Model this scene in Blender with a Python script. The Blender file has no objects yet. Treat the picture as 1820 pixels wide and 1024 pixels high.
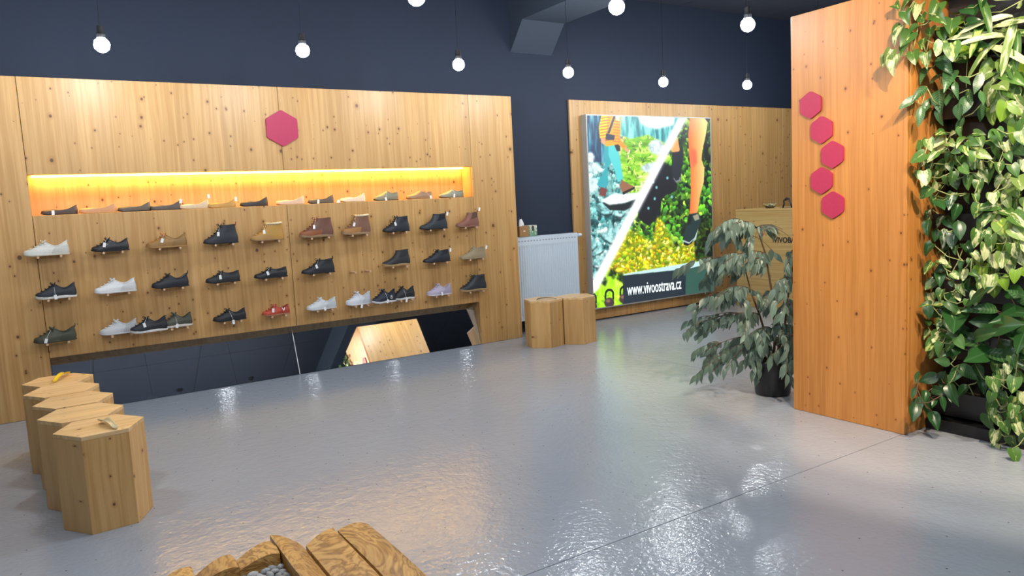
import bpy, bmesh, math, random
import numpy as np
from mathutils import Vector, Matrix, noise as mnoise
random.seed(7); np.random.seed(7)
C = bpy.context.scene.collection
PI = math.pi

# ------------------------------------------------------------------ camera
W0, H0, F0 = 1820, 1024, 1322.27
YAW, PITCH, ROLL = (math.radians(a) for a in (32.52067, 6.47023, -2.91977))
CAMH = 1.42
_f = np.array([math.sin(YAW)*math.cos(PITCH), math.cos(YAW)*math.cos(PITCH), -math.sin(PITCH)])
_r = np.array([math.cos(YAW), -math.sin(YAW), 0.0]); _u = np.cross(_r, _f)
_r2 = math.cos(ROLL)*_r + math.sin(ROLL)*_u; _u2 = -math.sin(ROLL)*_r + math.cos(ROLL)*_u
RC = np.array([_r2, _u2, _f])
cd = bpy.data.cameras.new('camera'); cam = bpy.data.objects.new('camera', cd); C.objects.link(cam)
cd.sensor_width = 36; cd.lens = F0/W0*36; cd.clip_start = 0.05; cd.clip_end = 100
cam.matrix_world = Matrix(((_r2[0], _u2[0], -_f[0], 0), (_r2[1], _u2[1], -_f[1], 0), (_r2[2], _u2[2], -_f[2], CAMH), (0, 0, 0, 1)))
bpy.context.scene.camera = cam

def ray(x, y):
    return RC.T @ np.array([(x-W0/2)/F0, -(y-H0/2)/F0, 1.0])
def at_y(x, y, Y):
    d = ray(x, y); return Vector(d*(Y/d[1]) + np.array([0, 0, CAMH]))
def at_x(x, y, X):
    d = ray(x, y); return Vector(d*(X/d[0]) + np.array([0, 0, CAMH]))
def at_d(x, y, D):      # D = distance along the horizontal view direction
    d = ray(x, y); t = D/(d[0]*math.sin(YAW)+d[1]*math.cos(YAW)); return Vector(d*t + np.array([0, 0, CAMH]))

# ------------------------------------------------------------------ world, exposure, lights
sc = bpy.context.scene
sc.view_settings.view_transform = 'Standard'; sc.view_settings.look = 'None'
sc.view_settings.gamma = 1.0; sc.view_settings.use_curve_mapping = False
sc.view_settings.exposure = 0.0
wd = bpy.data.worlds.new('world'); sc.world = wd; wd.use_nodes = True
wd.node_tree.nodes['Background'].inputs[0].default_value = (.5, .6, .8, 1)
wd.node_tree.nodes['Background'].inputs[1].default_value = 0.25
sc.cycles.caustics_reflective = False; sc.cycles.caustics_refractive = False
sc.cycles.blur_glossy = 0.3; sc.cycles.max_bounces = 8; sc.cycles.sample_clamp_indirect = 40.0

LAMP_STRENGTH = 345.0
LAMP_COL = (0.90, 0.96, 1.0)
STRIP_STRENGTH = 38.0
POSTER_STRENGTH = 1.25
def spot(name, loc, target, energy, col, ang, blend=.35, rad=.03):
    l = bpy.data.lights.new(name, 'SPOT'); l.energy = energy; l.color = col
    l.spot_size = math.radians(ang); l.spot_blend = blend; l.shadow_soft_size = rad
    o = bpy.data.objects.new(name, l); C.objects.link(o); o.location = loc
    o.rotation_euler = (Vector(target)-Vector(loc)).to_track_quat('-Z', 'Y').to_euler()
    return o
# grow-light spots aimed at the plant wall
spot('plant_spotlight', (2.35, 0.75, 3.25), (4.25, 1.95, 1.5), 420, (1.0, .78, .55), 62)
spot('plant_spotlight', (2.75, 0.15, 3.25), (4.25, 1.75, 0.9), 330, (1.0, .86, .68), 56)

# ------------------------------------------------------------------ materials
MATS = {}
def srgb(r, g, b):
    f = lambda c: (c/12.92 if c <= .04045 else ((c+.055)/1.055)**2.4)
    return (f(r/255), f(g/255), f(b/255), 1)
def nmat(name):
    m = bpy.data.materials.new(name); m.use_nodes = True
    nt = m.node_tree; b = nt.nodes['Principled BSDF']
    return m, nt, b
def N(nt, t, **kw):
    n = nt.nodes.new(t)
    for k, v in kw.items(): setattr(n, k, v)
    return n
def math_(nt, op, a, b=None, clamp=False):
    n = nt.nodes.new('ShaderNodeMath'); n.operation = op; n.use_clamp = clamp
    for i, v in enumerate((a, b)):
        if v is None: continue
        if isinstance(v, (int, float)): n.inputs[i].default_value = v
        else: nt.links.new(v, n.inputs[i])
    return n.outputs[0]
def mix(nt, fac, a, b, mode='MIX'):
    n = nt.nodes.new('ShaderNodeMix'); n.data_type = 'RGBA'; n.blend_type = mode
    for s, v in ((n.inputs[0], fac), (n.inputs[6], a), (n.inputs[7], b)):
        if isinstance(v, (int, float)): s.default_value = v
        elif isinstance(v, tuple): s.default_value = v
        else: nt.links.new(v, s)
    return n.outputs[2]
def comb(nt, x, y, z):
    n = nt.nodes.new('ShaderNodeCombineXYZ')
    for i, v in enumerate((x, y, z)):
        if isinstance(v, (int, float)): n.inputs[i].default_value = v
        else: nt.links.new(v, n.inputs[i])
    return n.outputs[0]
def noise_(nt, vec, scale, detail=3, rough=.55, dist=0.0):
    n = nt.nodes.new('ShaderNodeTexNoise'); nt.links.new(vec, n.inputs['Vector'])
    n.inputs['Scale'].default_value = scale; n.inputs['Detail'].default_value = detail
    n.inputs['Roughness'].default_value = rough; n.inputs['Distortion'].default_value = dist
    return n.outputs['Fac']
def ramp(nt, fac, stops):
    n = nt.nodes.new('ShaderNodeValToRGB'); nt.links.new(fac, n.inputs[0])
    e = n.color_ramp.elements
    while len(e) < len(stops): e.new(0.5)
    for el, (p, c) in zip(e, stops):
        el.position = p; el.color = c
    return n.outputs[0]
def smooth_step(nt, v, lo, hi):
    n = nt.nodes.new('ShaderNodeMapRange'); n.interpolation_type = 'SMOOTHSTEP'
    nt.links.new(v, n.inputs[0]); n.inputs[1].default_value = lo; n.inputs[2].default_value = hi
    return n.outputs[0]
def plain(name, col, rough=.6, metal=0.0, spec=.5, bump=0.0, bscale=200, vary=0.0):
    if name in MATS: return MATS[name]
    m, nt, b = nmat(name)
    b.inputs['Base Color'].default_value = col; b.inputs['Roughness'].default_value = rough
    b.inputs['Metallic'].default_value = metal; b.inputs['Specular IOR Level'].default_value = spec
    tc = N(nt, 'ShaderNodeTexCoord')
    nz = noise_(nt, tc.outputs['Object'], bscale, 2)
    v = vary or .06
    dark = tuple(c*(1-v) for c in col[:3])+(1,); lite = tuple(min(1, c*(1+v)) for c in col[:3])+(1,)
    nt.links.new(mix(nt, nz, dark, lite), b.inputs['Base Color'])
    if bump:
        bp = N(nt, 'ShaderNodeBump'); bp.inputs['Strength'].default_value = bump; bp.inputs['Distance'].default_value = .001
        nt.links.new(nz, bp.inputs['Height']); nt.links.new(bp.outputs[0], b.inputs['Normal'])
    MATS[name] = m; return m
def emit(name, col, s):
    if name in MATS: return MATS[name]
    m, nt, b = nmat(name)
    b.inputs['Base Color'].default_value = (0.8, .8, .8, 1)
    b.inputs['Emission Color'].default_value = col; b.inputs['Emission Strength'].default_value = s
    MATS[name] = m; return m
def wood(name, ua, va, base=(.56, .345, .135), strip=.115, rough=.42, knots=1.0, tonevar=.07):
    """spruce board: ua / va = axis weights across and along the grain"""
    m, nt, b = nmat(name)
    tc = N(nt, 'ShaderNodeTexCoord'); sep = N(nt, 'ShaderNodeSeparateXYZ'); nt.links.new(tc.outputs['Object'], sep.inputs[0])
    oi = N(nt, 'ShaderNodeObjectInfo'); rnd = math_(nt, 'MULTIPLY', oi.outputs['Random'], 23.7)
    def dot(w):
        r = None
        for i, k in enumerate(w):
            if abs(k) < 1e-6: continue
            t = math_(nt, 'MULTIPLY', sep.outputs[i], k)
            r = t if r is None else math_(nt, 'ADD', r, t)
        return r
    u0 = dot(ua); v = dot(va); u = math_(nt, 'ADD', u0, rnd)
    wob = noise_(nt, comb(nt, math_(nt, 'MULTIPLY', u, 5), math_(nt, 'MULTIPLY', v, 1.6), rnd), 1.0, 2)
    uw = math_(nt, 'ADD', u, math_(nt, 'MULTIPLY', wob, .035))
    idx = math_(nt, 'FLOOR', math_(nt, 'DIVIDE', u, strip))
    wn = N(nt, 'ShaderNodeTexWhiteNoise', noise_dimensions='1D'); nt.links.new(idx, wn.inputs['W'])
    st = wn.outputs['Value']
    vs = math_(nt, 'ADD', v, math_(nt, 'MULTIPLY', st, 7.0))
    g1 = noise_(nt, comb(nt, math_(nt, 'MULTIPLY', uw, 42), math_(nt, 'MULTIPLY', vs, 1.1), st), 1.0, 4, .6)
    g2 = noise_(nt, comb(nt, math_(nt, 'MULTIPLY', uw, 170), math_(nt, 'MULTIPLY', vs, 3.0), st), 1.0, 2, .6)
    dark = (base[0]*.86, base[1]*.79, base[2]*.67, 1); lite = (min(1, base[0]*1.08), min(1, base[1]*1.10), min(1, base[2]*1.18), 1)
    col = mix(nt, smooth_step(nt, g1, .30, .68), dark, lite)
    col = mix(nt, math_(nt, 'MULTIPLY', smooth_step(nt, g2, .5, .75), .22), col, dark)
    tone = math_(nt, 'ADD', math_(nt, 'MULTIPLY', st, tonevar*2), 1-tonevar)
    tn = N(nt, 'ShaderNodeVectorMath', operation='SCALE'); nt.links.new(col, tn.inputs[0]); nt.links.new(tone, tn.inputs['Scale'])
    col = tn.outputs[0]
    # knots
    for sc_, thr, rad, seed in ((3.1, .45, .036, 0.3), (6.3, .62, .046, 5.3), (9.7, .72, .05, 11.1)):
        vo = N(nt, 'ShaderNodeTexVoronoi'); vo.voronoi_dimensions = '2D'; vo.feature = 'F1'
        vv = comb(nt, math_(nt, 'ADD', math_(nt, 'MULTIPLY', u, sc_), seed), math_(nt, 'MULTIPLY', v, sc_*.8), 0.0)
        nt.links.new(vv, vo.inputs['Vector']); vo.inputs['Scale'].default_value = 1.0; vo.inputs['Randomness'].default_value = 1.0
        sp = N(nt, 'ShaderNodeSeparateColor'); nt.links.new(vo.outputs['Color'], sp.inputs[0])
        on = math_(nt, 'GREATER_THAN', sp.outputs[0], thr)
        size = math_(nt, 'MULTIPLY', math_(nt, 'ADD', sp.outputs[1], .35), rad*knots)
        dd = math_(nt, 'DIVIDE', vo.outputs['Distance'], size)
        core = math_(nt, 'SUBTRACT', 1.0, smooth_step(nt, dd, .6, 1.15))
        halo = math_(nt, 'SUBTRACT', 1.0, smooth_step(nt, dd, .9, 3.2))
        col = mix(nt, math_(nt, 'MULTIPLY', math_(nt, 'MULTIPLY', halo, on), .38), col, (base[0]*.62, base[1]*.42, base[2]*.25, 1))
        col = mix(nt, math_(nt, 'MULTIPLY', math_(nt, 'MULTIPLY', core, on), .9), col, (.085, .035, .012, 1))
    nt.links.new(col, b.inputs['Base Color']); b.inputs['Roughness'].default_value = rough
    bp = N(nt, 'ShaderNodeBump'); bp.inputs['Strength'].default_value = .12; bp.inputs['Distance'].default_value = .001
    nt.links.new(g2, bp.inputs['Height']); nt.links.new(bp.outputs[0], b.inputs['Normal'])
    MATS[name] = m; return m
def olive(name):
    m, nt, b = nmat(name)
    tc = N(nt, 'ShaderNodeTexCoord'); oi = N(nt, 'ShaderNodeObjectInfo')
    mp = N(nt, 'ShaderNodeMapping'); nt.links.new(tc.outputs['Object'], mp.inputs[0]); mp.inputs['Scale'].default_value = (.95, .42, .95)
    off = comb(nt, math_(nt, 'MULTIPLY', oi.outputs['Random'], 9), 0.0, 0.0)
    va = N(nt, 'ShaderNodeVectorMath', operation='ADD'); nt.links.new(mp.outputs[0], va.inputs[0]); nt.links.new(off, va.inputs[1])
    n1 = noise_(nt, va.outputs[0], 4.2, 4, .62, 1.6)
    w = math_(nt, 'FRACT', math_(nt, 'MULTIPLY', n1, 11))
    tri = math_(nt, 'ABSOLUTE', math_(nt, 'SUBTRACT', math_(nt, 'MULTIPLY', w, 2), 1))
    c = ramp(nt, tri, [(0, (.25, .115, .035, 1)), (.22, (.40, .20, .055, 1)), (.55, (.56, .30, .088, 1)), (1, (.66, .40, .145, 1))])
    n2 = noise_(nt, va.outputs[0], 1.6, 2)
    c = mix(nt, math_(nt, 'MULTIPLY', smooth_step(nt, n2, .4, .7), .5), c, (.43, .20, .055, 1))
    nt.links.new(c, b.inputs['Base Color']); b.inputs['Roughness'].default_value = .38
    MATS[name] = m; return m

SPRUCE = (.53, .306, .112)
M_PANEL = wood('spruce_wall', (1, 1, 0), (0, 0, 1), SPRUCE)
M_NICHE = wood('spruce_niche', (1, .2, 0), (0, 1, 1), SPRUCE, knots=.8)
M_COL = wood('spruce_column', (1, 1, 0), (0, 0, 1), (.50, .215, .052), strip=.16, knots=.75)
M_DESK = wood('spruce_desk', (0, 0, 1), (1, 1, 0), (.50, .325, .13), strip=.2, knots=.8)
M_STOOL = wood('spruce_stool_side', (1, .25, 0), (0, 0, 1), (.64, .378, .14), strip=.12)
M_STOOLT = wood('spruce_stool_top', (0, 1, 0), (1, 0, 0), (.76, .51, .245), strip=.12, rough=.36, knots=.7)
M_OLIVE = olive('olive_wood')
M_WALL = plain('anthracite_paint', (.0110, .0190, .042, 1), .75, bscale=2, vary=.08)
M_CEIL = plain('ceiling_paint', (.020, .025, .042, 1), .8, bscale=2)
M_GAP = plain('dark_gap', (.012, .012, .014, 1), .9)
M_BLACKPL = plain('black_plastic', (.009, .009, .011, 1), .38, bscale=40)
M_SOIL = plain('soil', (.035, .022, .014, 1), .95, bump=.8, bscale=90, vary=.5)
M_PLUM = plain('plum_felt', (.40, .020, .075, 1), .55, bscale=60, vary=.1)
M_WHITE = plain('white_enamel', (.62, .70, .78, 1), .35)
M_CARD = plain('white_card', (.85, .85, .85, 1), .6)
M_STRING = plain('white_string', (.7, .7, .68, 1), .8)
M_PEG = plain('copper_brown_peg', (.62, .40, .25, 1), .35, bscale=60, vary=.2)
M_ALU = plain('aluminium', (.55, .55, .55, 1), .35, metal=.9)

def floor_mat():
    m, nt, b = nmat('grey_floor_paint')
    tc = N(nt, 'ShaderNodeTexCoord'); P = tc.outputs['Object']
    n = noise_(nt, P, 1.3, 3)
    c = mix(nt, n, (.315, .350, .410, 1), (.365, .395, .450, 1))
    vo = N(nt, 'ShaderNodeTexVoronoi'); vo.voronoi_dimensions = '2D'; nt.links.new(P, vo.inputs['Vector']); vo.inputs['Scale'].default_value = 7
    sp = N(nt, 'ShaderNodeSeparateColor'); nt.links.new(vo.outputs['Color'], sp.inputs[0])
    dot = math_(nt, 'MULTIPLY', math_(nt, 'LESS_THAN', vo.outputs['Distance'], .028), math_(nt, 'GREATER_THAN', sp.outputs[0], .6))
    c = mix(nt, math_(nt, 'MULTIPLY', dot, .8), c, (.05, .05, .06, 1))
    nt.links.new(c, b.inputs['Base Color'])
    b.inputs['Roughness'].default_value = .15; b.inputs['Specular IOR Level'].default_value = .55
    h = math_(nt, 'ADD', noise_(nt, P, 48, 2), math_(nt, 'MULTIPLY', noise_(nt, P, 15, 2), 1.5))
    bp = N(nt, 'ShaderNodeBump'); bp.inputs['Strength'].default_value = .6; bp.inputs['Distance'].default_value = .0034
    nt.links.new(h, bp.inputs['Height']); nt.links.new(bp.outputs[0], b.inputs['Normal'])
    return m
M_FLOOR = floor_mat()
def mirror_mat():
    m, nt, b = nmat('mirror_glass')
    b.inputs['Base Color'].default_value = (.86, .88, .88, 1); b.inputs['Metallic'].default_value = 1
    tc = N(nt, 'ShaderNodeTexCoord')
    nt.links.new(math_(nt, 'MULTIPLY', noise_(nt, tc.outputs['Object'], 4, 2), .03), b.inputs['Roughness'])
    return m
M_MIRROR = mirror_mat()

# ------------------------------------------------------------------ mesh helpers
class MB:
    def __init__(s): s.v = []; s.f = []
    def add(s, vs, fs):
        o = len(s.v); s.v += [tuple(p) for p in vs]; s.f += [tuple(i+o for i in f) for f in fs]
    def box(s, x0, x1, y0, y1, z0, z1):
        s.add([(x0, y0, z0), (x1, y0, z0), (x1, y1, z0), (x0, y1, z0), (x0, y0, z1), (x1, y0, z1), (x1, y1, z1), (x0, y1, z1)],
              [(0, 3, 2, 1), (4, 5, 6, 7), (0, 1, 5, 4), (1, 2, 6, 5), (2, 3, 7, 6), (3, 0, 4, 7)]); return s
    def prism(s, poly, d):      # poly: list of 3-D points, d: extrusion vector
        n = len(poly); P = [Vector(p) for p in poly]; d = Vector(d)
        s.add(P + [p+d for p in P], [tuple(range(n-1, -1, -1)), tuple(range(n, 2*n))] + [(i, (i+1) % n, n+(i+1) % n, n+i) for i in range(n)]); return s
    def tube(s, pts, r, n=8, cap=True, closed=False):
        pts = [Vector(p) for p in pts]; m = len(pts); rings = []
        rr = r if isinstance(r, (list, tuple)) else [r]*m
        prev = None
        for i, p in enumerate(pts):
            a = pts[(i-1) % m] if (i > 0 or closed) else p
            c = pts[(i+1) % m] if (i < m-1 or closed) else p
            t = (c-a).normalized() if (c-a).length > 1e-9 else Vector((0, 0, 1))
            if prev is None:
                u = t.orthogonal().normalized()
            else:
                u = (prev - t*prev.dot(t));
                u = u.normalized() if u.length > 1e-6 else t.orthogonal().normalized()
            prev = u; w = t.cross(u)
            rings.append([p + (u*math.cos(2*PI*k/n)+w*math.sin(2*PI*k/n))*rr[i] for k in range(n)])
        vs = [q for rg in rings for q in rg]; fs = []
        for i in range(m if closed else m-1):
            j = (i+1) % m
            for k in range(n):
                fs.append((i*n+k, i*n+(k+1) % n, j*n+(k+1) % n, j*n+k))
        if cap and not closed:
            fs.append(tuple(range(n-1, -1, -1))); fs.append(tuple((m-1)*n+k for k in range(n)))
        s.add(vs, fs); return s
    def lathe(s, prof, n=24, c=(0, 0, 0)):
        vs = []; fs = []
        for (r, z) in prof:
            for k in range(n):
                vs.append((c[0]+r*math.cos(2*PI*k/n), c[1]+r*math.sin(2*PI*k/n), c[2]+z))
        for i in range(len(prof)-1):
            for k in range(n):
                fs.append((i*n+k, i*n+(k+1) % n, (i+1)*n+(k+1) % n, (i+1)*n+k))
        s.add(vs, fs); return s
def obj(name, mb, mat, parent=None, smooth=False, loc=None, bevel=0.0):
    if isinstance(mb, MB):
        me = bpy.data.meshes.new(name); me.from_pydata(mb.v, [], mb.f); me.validate()
        bm = bmesh.new(); bm.from_mesh(me); bmesh.ops.recalc_face_normals(bm, faces=bm.faces)
        if bevel: bmesh.ops.bevel(bm, geom=bm.edges[:], offset=bevel, segments=1, affect='EDGES')
        bm.to_mesh(me); bm.free()
        if smooth:
            me.polygons.foreach_set('use_smooth', [True]*len(me.polygons))
            if smooth != 'all': me.set_sharp_from_angle(angle=math.radians(42))
    else: me = mb
    if mat and not me.materials: me.materials.append(mat)
    o = bpy.data.objects.new(name, me); C.objects.link(o)
    if parent: o.parent = parent
    if loc is not None: o.location = loc
    return o
def tag(o, label, cat, group=None):
    o['label'] = label; o['category'] = cat
    if group: o['group'] = group
    return o
def thing(name, label, cat, loc=(0, 0, 0), rotz=0, group=None):
    o = bpy.data.objects.new(name, None); C.objects.link(o); o.empty_display_size = .1
    o.location = loc; o.rotation_euler = (0, 0, rotz); tag(o, label, cat, group); return o
def struct(name, mb, mat, parent=None, **k):
    o = obj(name, mb, mat, parent, **k)
    if parent is None: o['kind'] = 'structure'
    return o

# ------------------------------------------------------------------ room shell
X0, X1, YF, YW, ZC = -2.6, 10.2, -2.6, 6.82, 3.75
YA = 6.54                      # front face of the shoe wall
fl = struct('floor', MB().box(X0, X1, YF, YW, -.12, -.03), M_GAP)
for (a, b, c, d) in ((X0, 4.487, YF, 2.2895), (X0, 4.487, 2.2945, YW), (4.492, X1, YF, 2.2895), (4.492, X1, 2.2945, YW)):
    obj('slab', MB().box(a, b, c, d, -.03, 0), M_FLOOR, fl)
struct('wall_back', MB().box(X0, X1, YW, YW+.15, -.12, ZC), M_WALL)
struct('wall_left', MB().box(X0-.15, X0, YF-.15, YW+.15, -.12, ZC), M_WALL)
struct('wall_right', MB().box(X1, X1+.15, YF-.15, YW+.15, -.12, ZC), M_WALL)
struct('wall_front', MB().box(X0, X1, YF-.15, YF, -.12, ZC), M_WALL)
ce = struct('ceiling', MB().box(X0, X1, YF, YW, ZC, ZC+.1), M_GAP)
nx, ny = 8, 6
for i in range(nx):
    for j in range(ny):
        dx, dy = (X1-X0)/nx, (YW-YF)/ny
        obj('panel', MB().box(X0+i*dx+.004, X0+(i+1)*dx-.004, YF+j*dy+.004, YF+(j+1)*dy-.004, ZC-.012, ZC), M_CEIL, ce)
# haunched beam
bx0, bx1, zb = 4.478, 5.02, 3.305
M_BEAM = plain('beam_paint', (.030, .042, .066, 1), .75, bscale=2)
struct('trim_1', MB().prism([(bx0, YW, 3.02), (bx0, 6.565, zb), (bx0, YF, zb), (bx0, YF, ZC-.012), (bx0, YW, ZC-.012)], (bx1-bx0, 0, 0)), M_BEAM)

# ------------------------------------------------------------------ shoe wall (false wall with niche, pegs and slanted mirror)
wallA = thing('display_wall', 'long knotty spruce shoe wall with lit niche, peg rows and slanted foot mirror', 'wall panel', (1.9, YA, 0))
def pa(name, mb, mat, smooth=False, parent=wallA, bevel=0.0):
    o = obj(name, mb, mat, None, smooth, bevel=bevel)
    o.parent = parent; o.matrix_parent_inverse = Matrix.Translation(-parent.location)
    return o
TOPA = 2.513; NX0, NX1, NB, NT = .017, 3.764, 1.508, 1.808; MT = .440
for (a, b, c, d) in ((-2.2, NX0-.002, 0, TOPA), (NX0+.001, 1.888, NT, TOPA), (1.891, NX1-.001, NT, TOPA), (NX0+.001, 1.888, MT, NB),
                     (1.891, NX1-.001, MT, NB), (NX1+.002, 4.272, 0, TOPA)):
    pa('panel', MB().box(a, b, YA, YA+.03, c+(.001 if c == 0 else 0), d), M_PANEL, bevel=.002)
pa('return_panel', MB().box(4.242, 4.272, YA+.0305, YW-.002, .001, TOPA), M_PANEL)
pa('top_board', MB().box(-2.2, 4.24, YA+.0305, YW-.002, TOPA-.03, TOPA), M_PANEL)
# niche
pa('niche_back', MB().box(NX0, NX1, YA+.205, YA+.225, NB-.02, NT+.02), M_NICHE)
pa('niche_shelf', MB().box(NX0, NX1, YA+.0305, YA+.2045, NB-.02, NB), M_NICHE)
pa('niche_top', MB().box(NX0, NX1, YA+.0305, YA+.2045, NT, NT+.02), M_NICHE)
pa('niche_end', MB().box(NX0-.02, NX0, YA+.0305, YA+.2045, NB-.02, NT+.02), M_NICHE)
pa('niche_end', MB().box(NX1, NX1+.02, YA+.0305, YA+.2045, NB-.02, NT+.02), M_NICHE)
M_STRIP = emit('led_strip_glow', (1.0, .62, .12, 1), STRIP_STRENGTH)
pa('led_strip', MB().box(NX0+.02, NX1-.02, YA+.145, YA+.198, NT-.010, NT-.0005), M_STRIP)
# mirror recess
MD = .160
pa('recess_ceiling', MB().box(NX0-.02, NX1+.02, YA+.0305, YA+MD+.02, MT, MT+.018), M_NICHE)
pa('recess_cheek', MB().box(NX0-.02, NX0, YA+.0305, YA+MD+.02, .001, MT-.0005), M_NICHE)
pa('recess_cheek', MB().box(NX1, NX1+.02, YA+.0305, YA+MD+.02, .001, MT-.0005), M_NICHE)
for a, b in ((NX0+.001, 1.879), (1.886, NX1-.001)):
    pa('mirror_pane', MB().prism([(a, YA+.004, .003), (b, YA+.004, .003), (b, YA+MD, MT-.003), (a, YA+MD, MT-.003)], (0, .006, -.0023)), M_MIRROR)
pa('mirror_joint', MB().prism([(1.8792, YA+.003, .003), (1.8858, YA+.003, .003), (1.8858, YA+MD-.001, MT-.004), (1.8792, YA+MD-.001, MT-.004)], (0, .006, -.0023)), M_ALU)

# second panel behind the light box
wallB = thing('backdrop_panel', 'knotty spruce panelling on back wall behind glowing advertising light box', 'wall panel', (7.2, 6.8, 0))
xs = [5.211, 6.45, 7.69, 8.93, 10.0]
for a, b in zip(xs[:-1], xs[1:]):
    pa('panel', MB().box(a+.001, b-.001, 6.79, 6.817, .012, 2.545), M_PANEL, parent=wallB, bevel=.002)
# column
col = thing('column', 'orange spruce clad pillar with diagonal row of plum hexagons beside the plant wall', 'pillar', (4.6, 2.64, 0))
CX0, CX1, CY0, CY1, CZ = 4.046, 5.06, 2.279, 3.012, 2.470
pa('panel', MB().box(CX0, CX0+.025, CY0, CY1, .001, CZ), M_COL, parent=col, bevel=.002)
pa('panel', MB().box(CX0+.0255, CX1, CY0, CY0+.025, .001, CZ), M_COL, parent=col, bevel=.002)
pa('panel', MB().box(CX0+.0255, CX1, CY1-.025, CY1, .001, CZ), M_PANEL, parent=col, bevel=.002)
pa('panel', MB().box(CX1-.025, CX1-.0005, CY0+.0255, CY1-.0255, .001, CZ), M_COL, parent=col)
pa('top_board', MB().box(CX0+.026, CX1-.026, CY0+.0255, CY1-.0255, CZ-.03, CZ-.002), M_COL, parent=col)

# hexagon plaques
def hexagon(loc, R, normal, label, grp):
    m = MB(); pts = []
    for k in range(6):
        a = PI/6 + k*PI/3 if True else 0
        p = (R*math.cos(a), R*math.sin(a))
        pts.append(Vector((p[0], 0, p[1])) if normal == 'y' else Vector((0, -p[0], p[1])))
    # rounded corners
    poly = []
    for i in range(6):
        p, a, b = pts[i], pts[i-1], pts[(i+1) % 6]
        d1 = (a-p).normalized()*.012; d2 = (b-p).normalized()*.012
        poly += [p+d1, p+(d1+d2)*.28, p+d2]
    d = (0, .018, 0) if normal == 'y' else (.012, 0, 0)
    m.prism(poly, d)
    o = obj('hexagon_plaque', m, M_PLUM, loc=loc); tag(o, label, 'plaque', grp)
hexagon((1.902, YA-.0185, 2.163), .156, 'y', 'single plum hexagon plaque high on the spruce shoe wall', 'plum hexagon plaques')
for (y, z), w in zip(((2.87, 1.92), (2.796, 1.764), (2.724, 1.612), (2.797, 1.463), (2.722, 1.315)),
                     ('topmost', 'second from top', 'third from top', 'fourth from top', 'lowest')):
    hexagon((CX0-.0125, y, z), .0835, 'x', 'plum hexagon plaque on the orange pillar, %s of the zigzag five' % w, 'plum hexagon plaques')

# ------------------------------------------------------------------ pendant lamps
M_BULB = emit('bulb_glow', LAMP_COL+(1,), LAMP_STRENGTH)
def lamp(x, y, z, label, grp='pendant globe lamps', seen=True):
    t = thing('pendant_lamp', label, 'lamp', (x, y, z), 0, grp)
    bm = bmesh.new(); bmesh.ops.create_icosphere(bm, subdivisions=2, radius=.050)
    me = bpy.data.meshes.new('bulb'); bm.to_mesh(me); bm.free(); me.polygons.foreach_set('use_smooth', [True]*len(me.polygons))
    obj('bulb', me, M_BULB, t)
    obj('socket', MB().lathe([(.0, .125), (.021, .12), (.022, .075), (.027, .070), (.027, .044), (.0, .044)], 14), M_BLACKPL, t, True)
    obj('cord', MB().tube([(0, 0, .12), (0, 0, ZC-.03-z)], .0022, 6), M_BLACKPL, t)
    obj('ceiling_rose', MB().lathe([(0, ZC-.045-z), (.045, ZC-.04-z), (.05, ZC-.0125-z), (0, ZC-.0125-z)], 16), M_BLACKPL, t, True)
for q, lab in (((181, 80), 'leftmost glowing globe lamp above the shoe wall'),
               ((538, 90), 'glowing globe lamp above the single plum hexagon plaque'),
               ((815, 115), 'glowing globe lamp above the right end of the lit niche'),
               ((1010, 129), 'glowing globe lamp above the left edge of the light box panel'),
               ((1179, 146), 'glowing globe lamp above the middle of the light box'),
               ((1328, 151), 'small glowing globe lamp nearest the pillar, just above the spruce panelling')):
    d = ray(*q); t_ = (2.6-CAMH)/d[2]; lamp(d[0]*t_, d[1]*t_, 2.6, lab)
for q, lab in (((740, -5), 'globe lamp cut off by the top edge of the photo'),
               ((1096, 12), 'large globe lamp at the top edge, beside the ceiling beam'),
               ((1329, 44), 'globe lamp hanging high between beam and top of pillar')):
    d = ray(*q); t_ = (2.6-CAMH)/d[2]; lamp(d[0]*t_, d[1]*t_, 2.6, lab)
for (x, y, lab) in ((.62, 3.8, 'globe lamp out of the picture above the left stool row'), (5.7, 3.66, 'globe lamp hidden behind the top of the orange pillar'),
               (8.1, 5.65, 'globe lamp hidden behind pillar, above the reception desk'), (-.75, 5.65, 'globe lamp left of the picture, in line with the shoe wall row'),
               (-.65, 3.8, 'globe lamp left of the picture, beyond the stool row'), (.05, 1.2, 'added unseen globe lamp over the floor left of the viewpoint'),  # two rows near and behind the viewpoint are unseen, added to light the room
               (1.3, 1.2, 'added unseen globe lamp above the wooden stepping path'), (2.55, 1.2, 'added unseen globe lamp above the open floor in front of the plant wall'),
               (-1.2, 1.2, 'added unseen globe lamp in the far left front part of the room'), (.62, -.5, 'added unseen globe lamp just behind the viewpoint'),
               (1.95, -.5, 'added unseen globe lamp behind the viewpoint, to its right'), (3.2, -.5, 'added unseen globe lamp behind the viewpoint, near the plant wall end'),
               (6.95, 3.7, 'globe lamp in the aisle right of the pillar'), (8.2, 3.7, 'globe lamp in the far right aisle'),
               (-.65, -.5, 'added unseen globe lamp behind the viewpoint, far left')):
    lamp(x, y, 2.6, lab)

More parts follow.
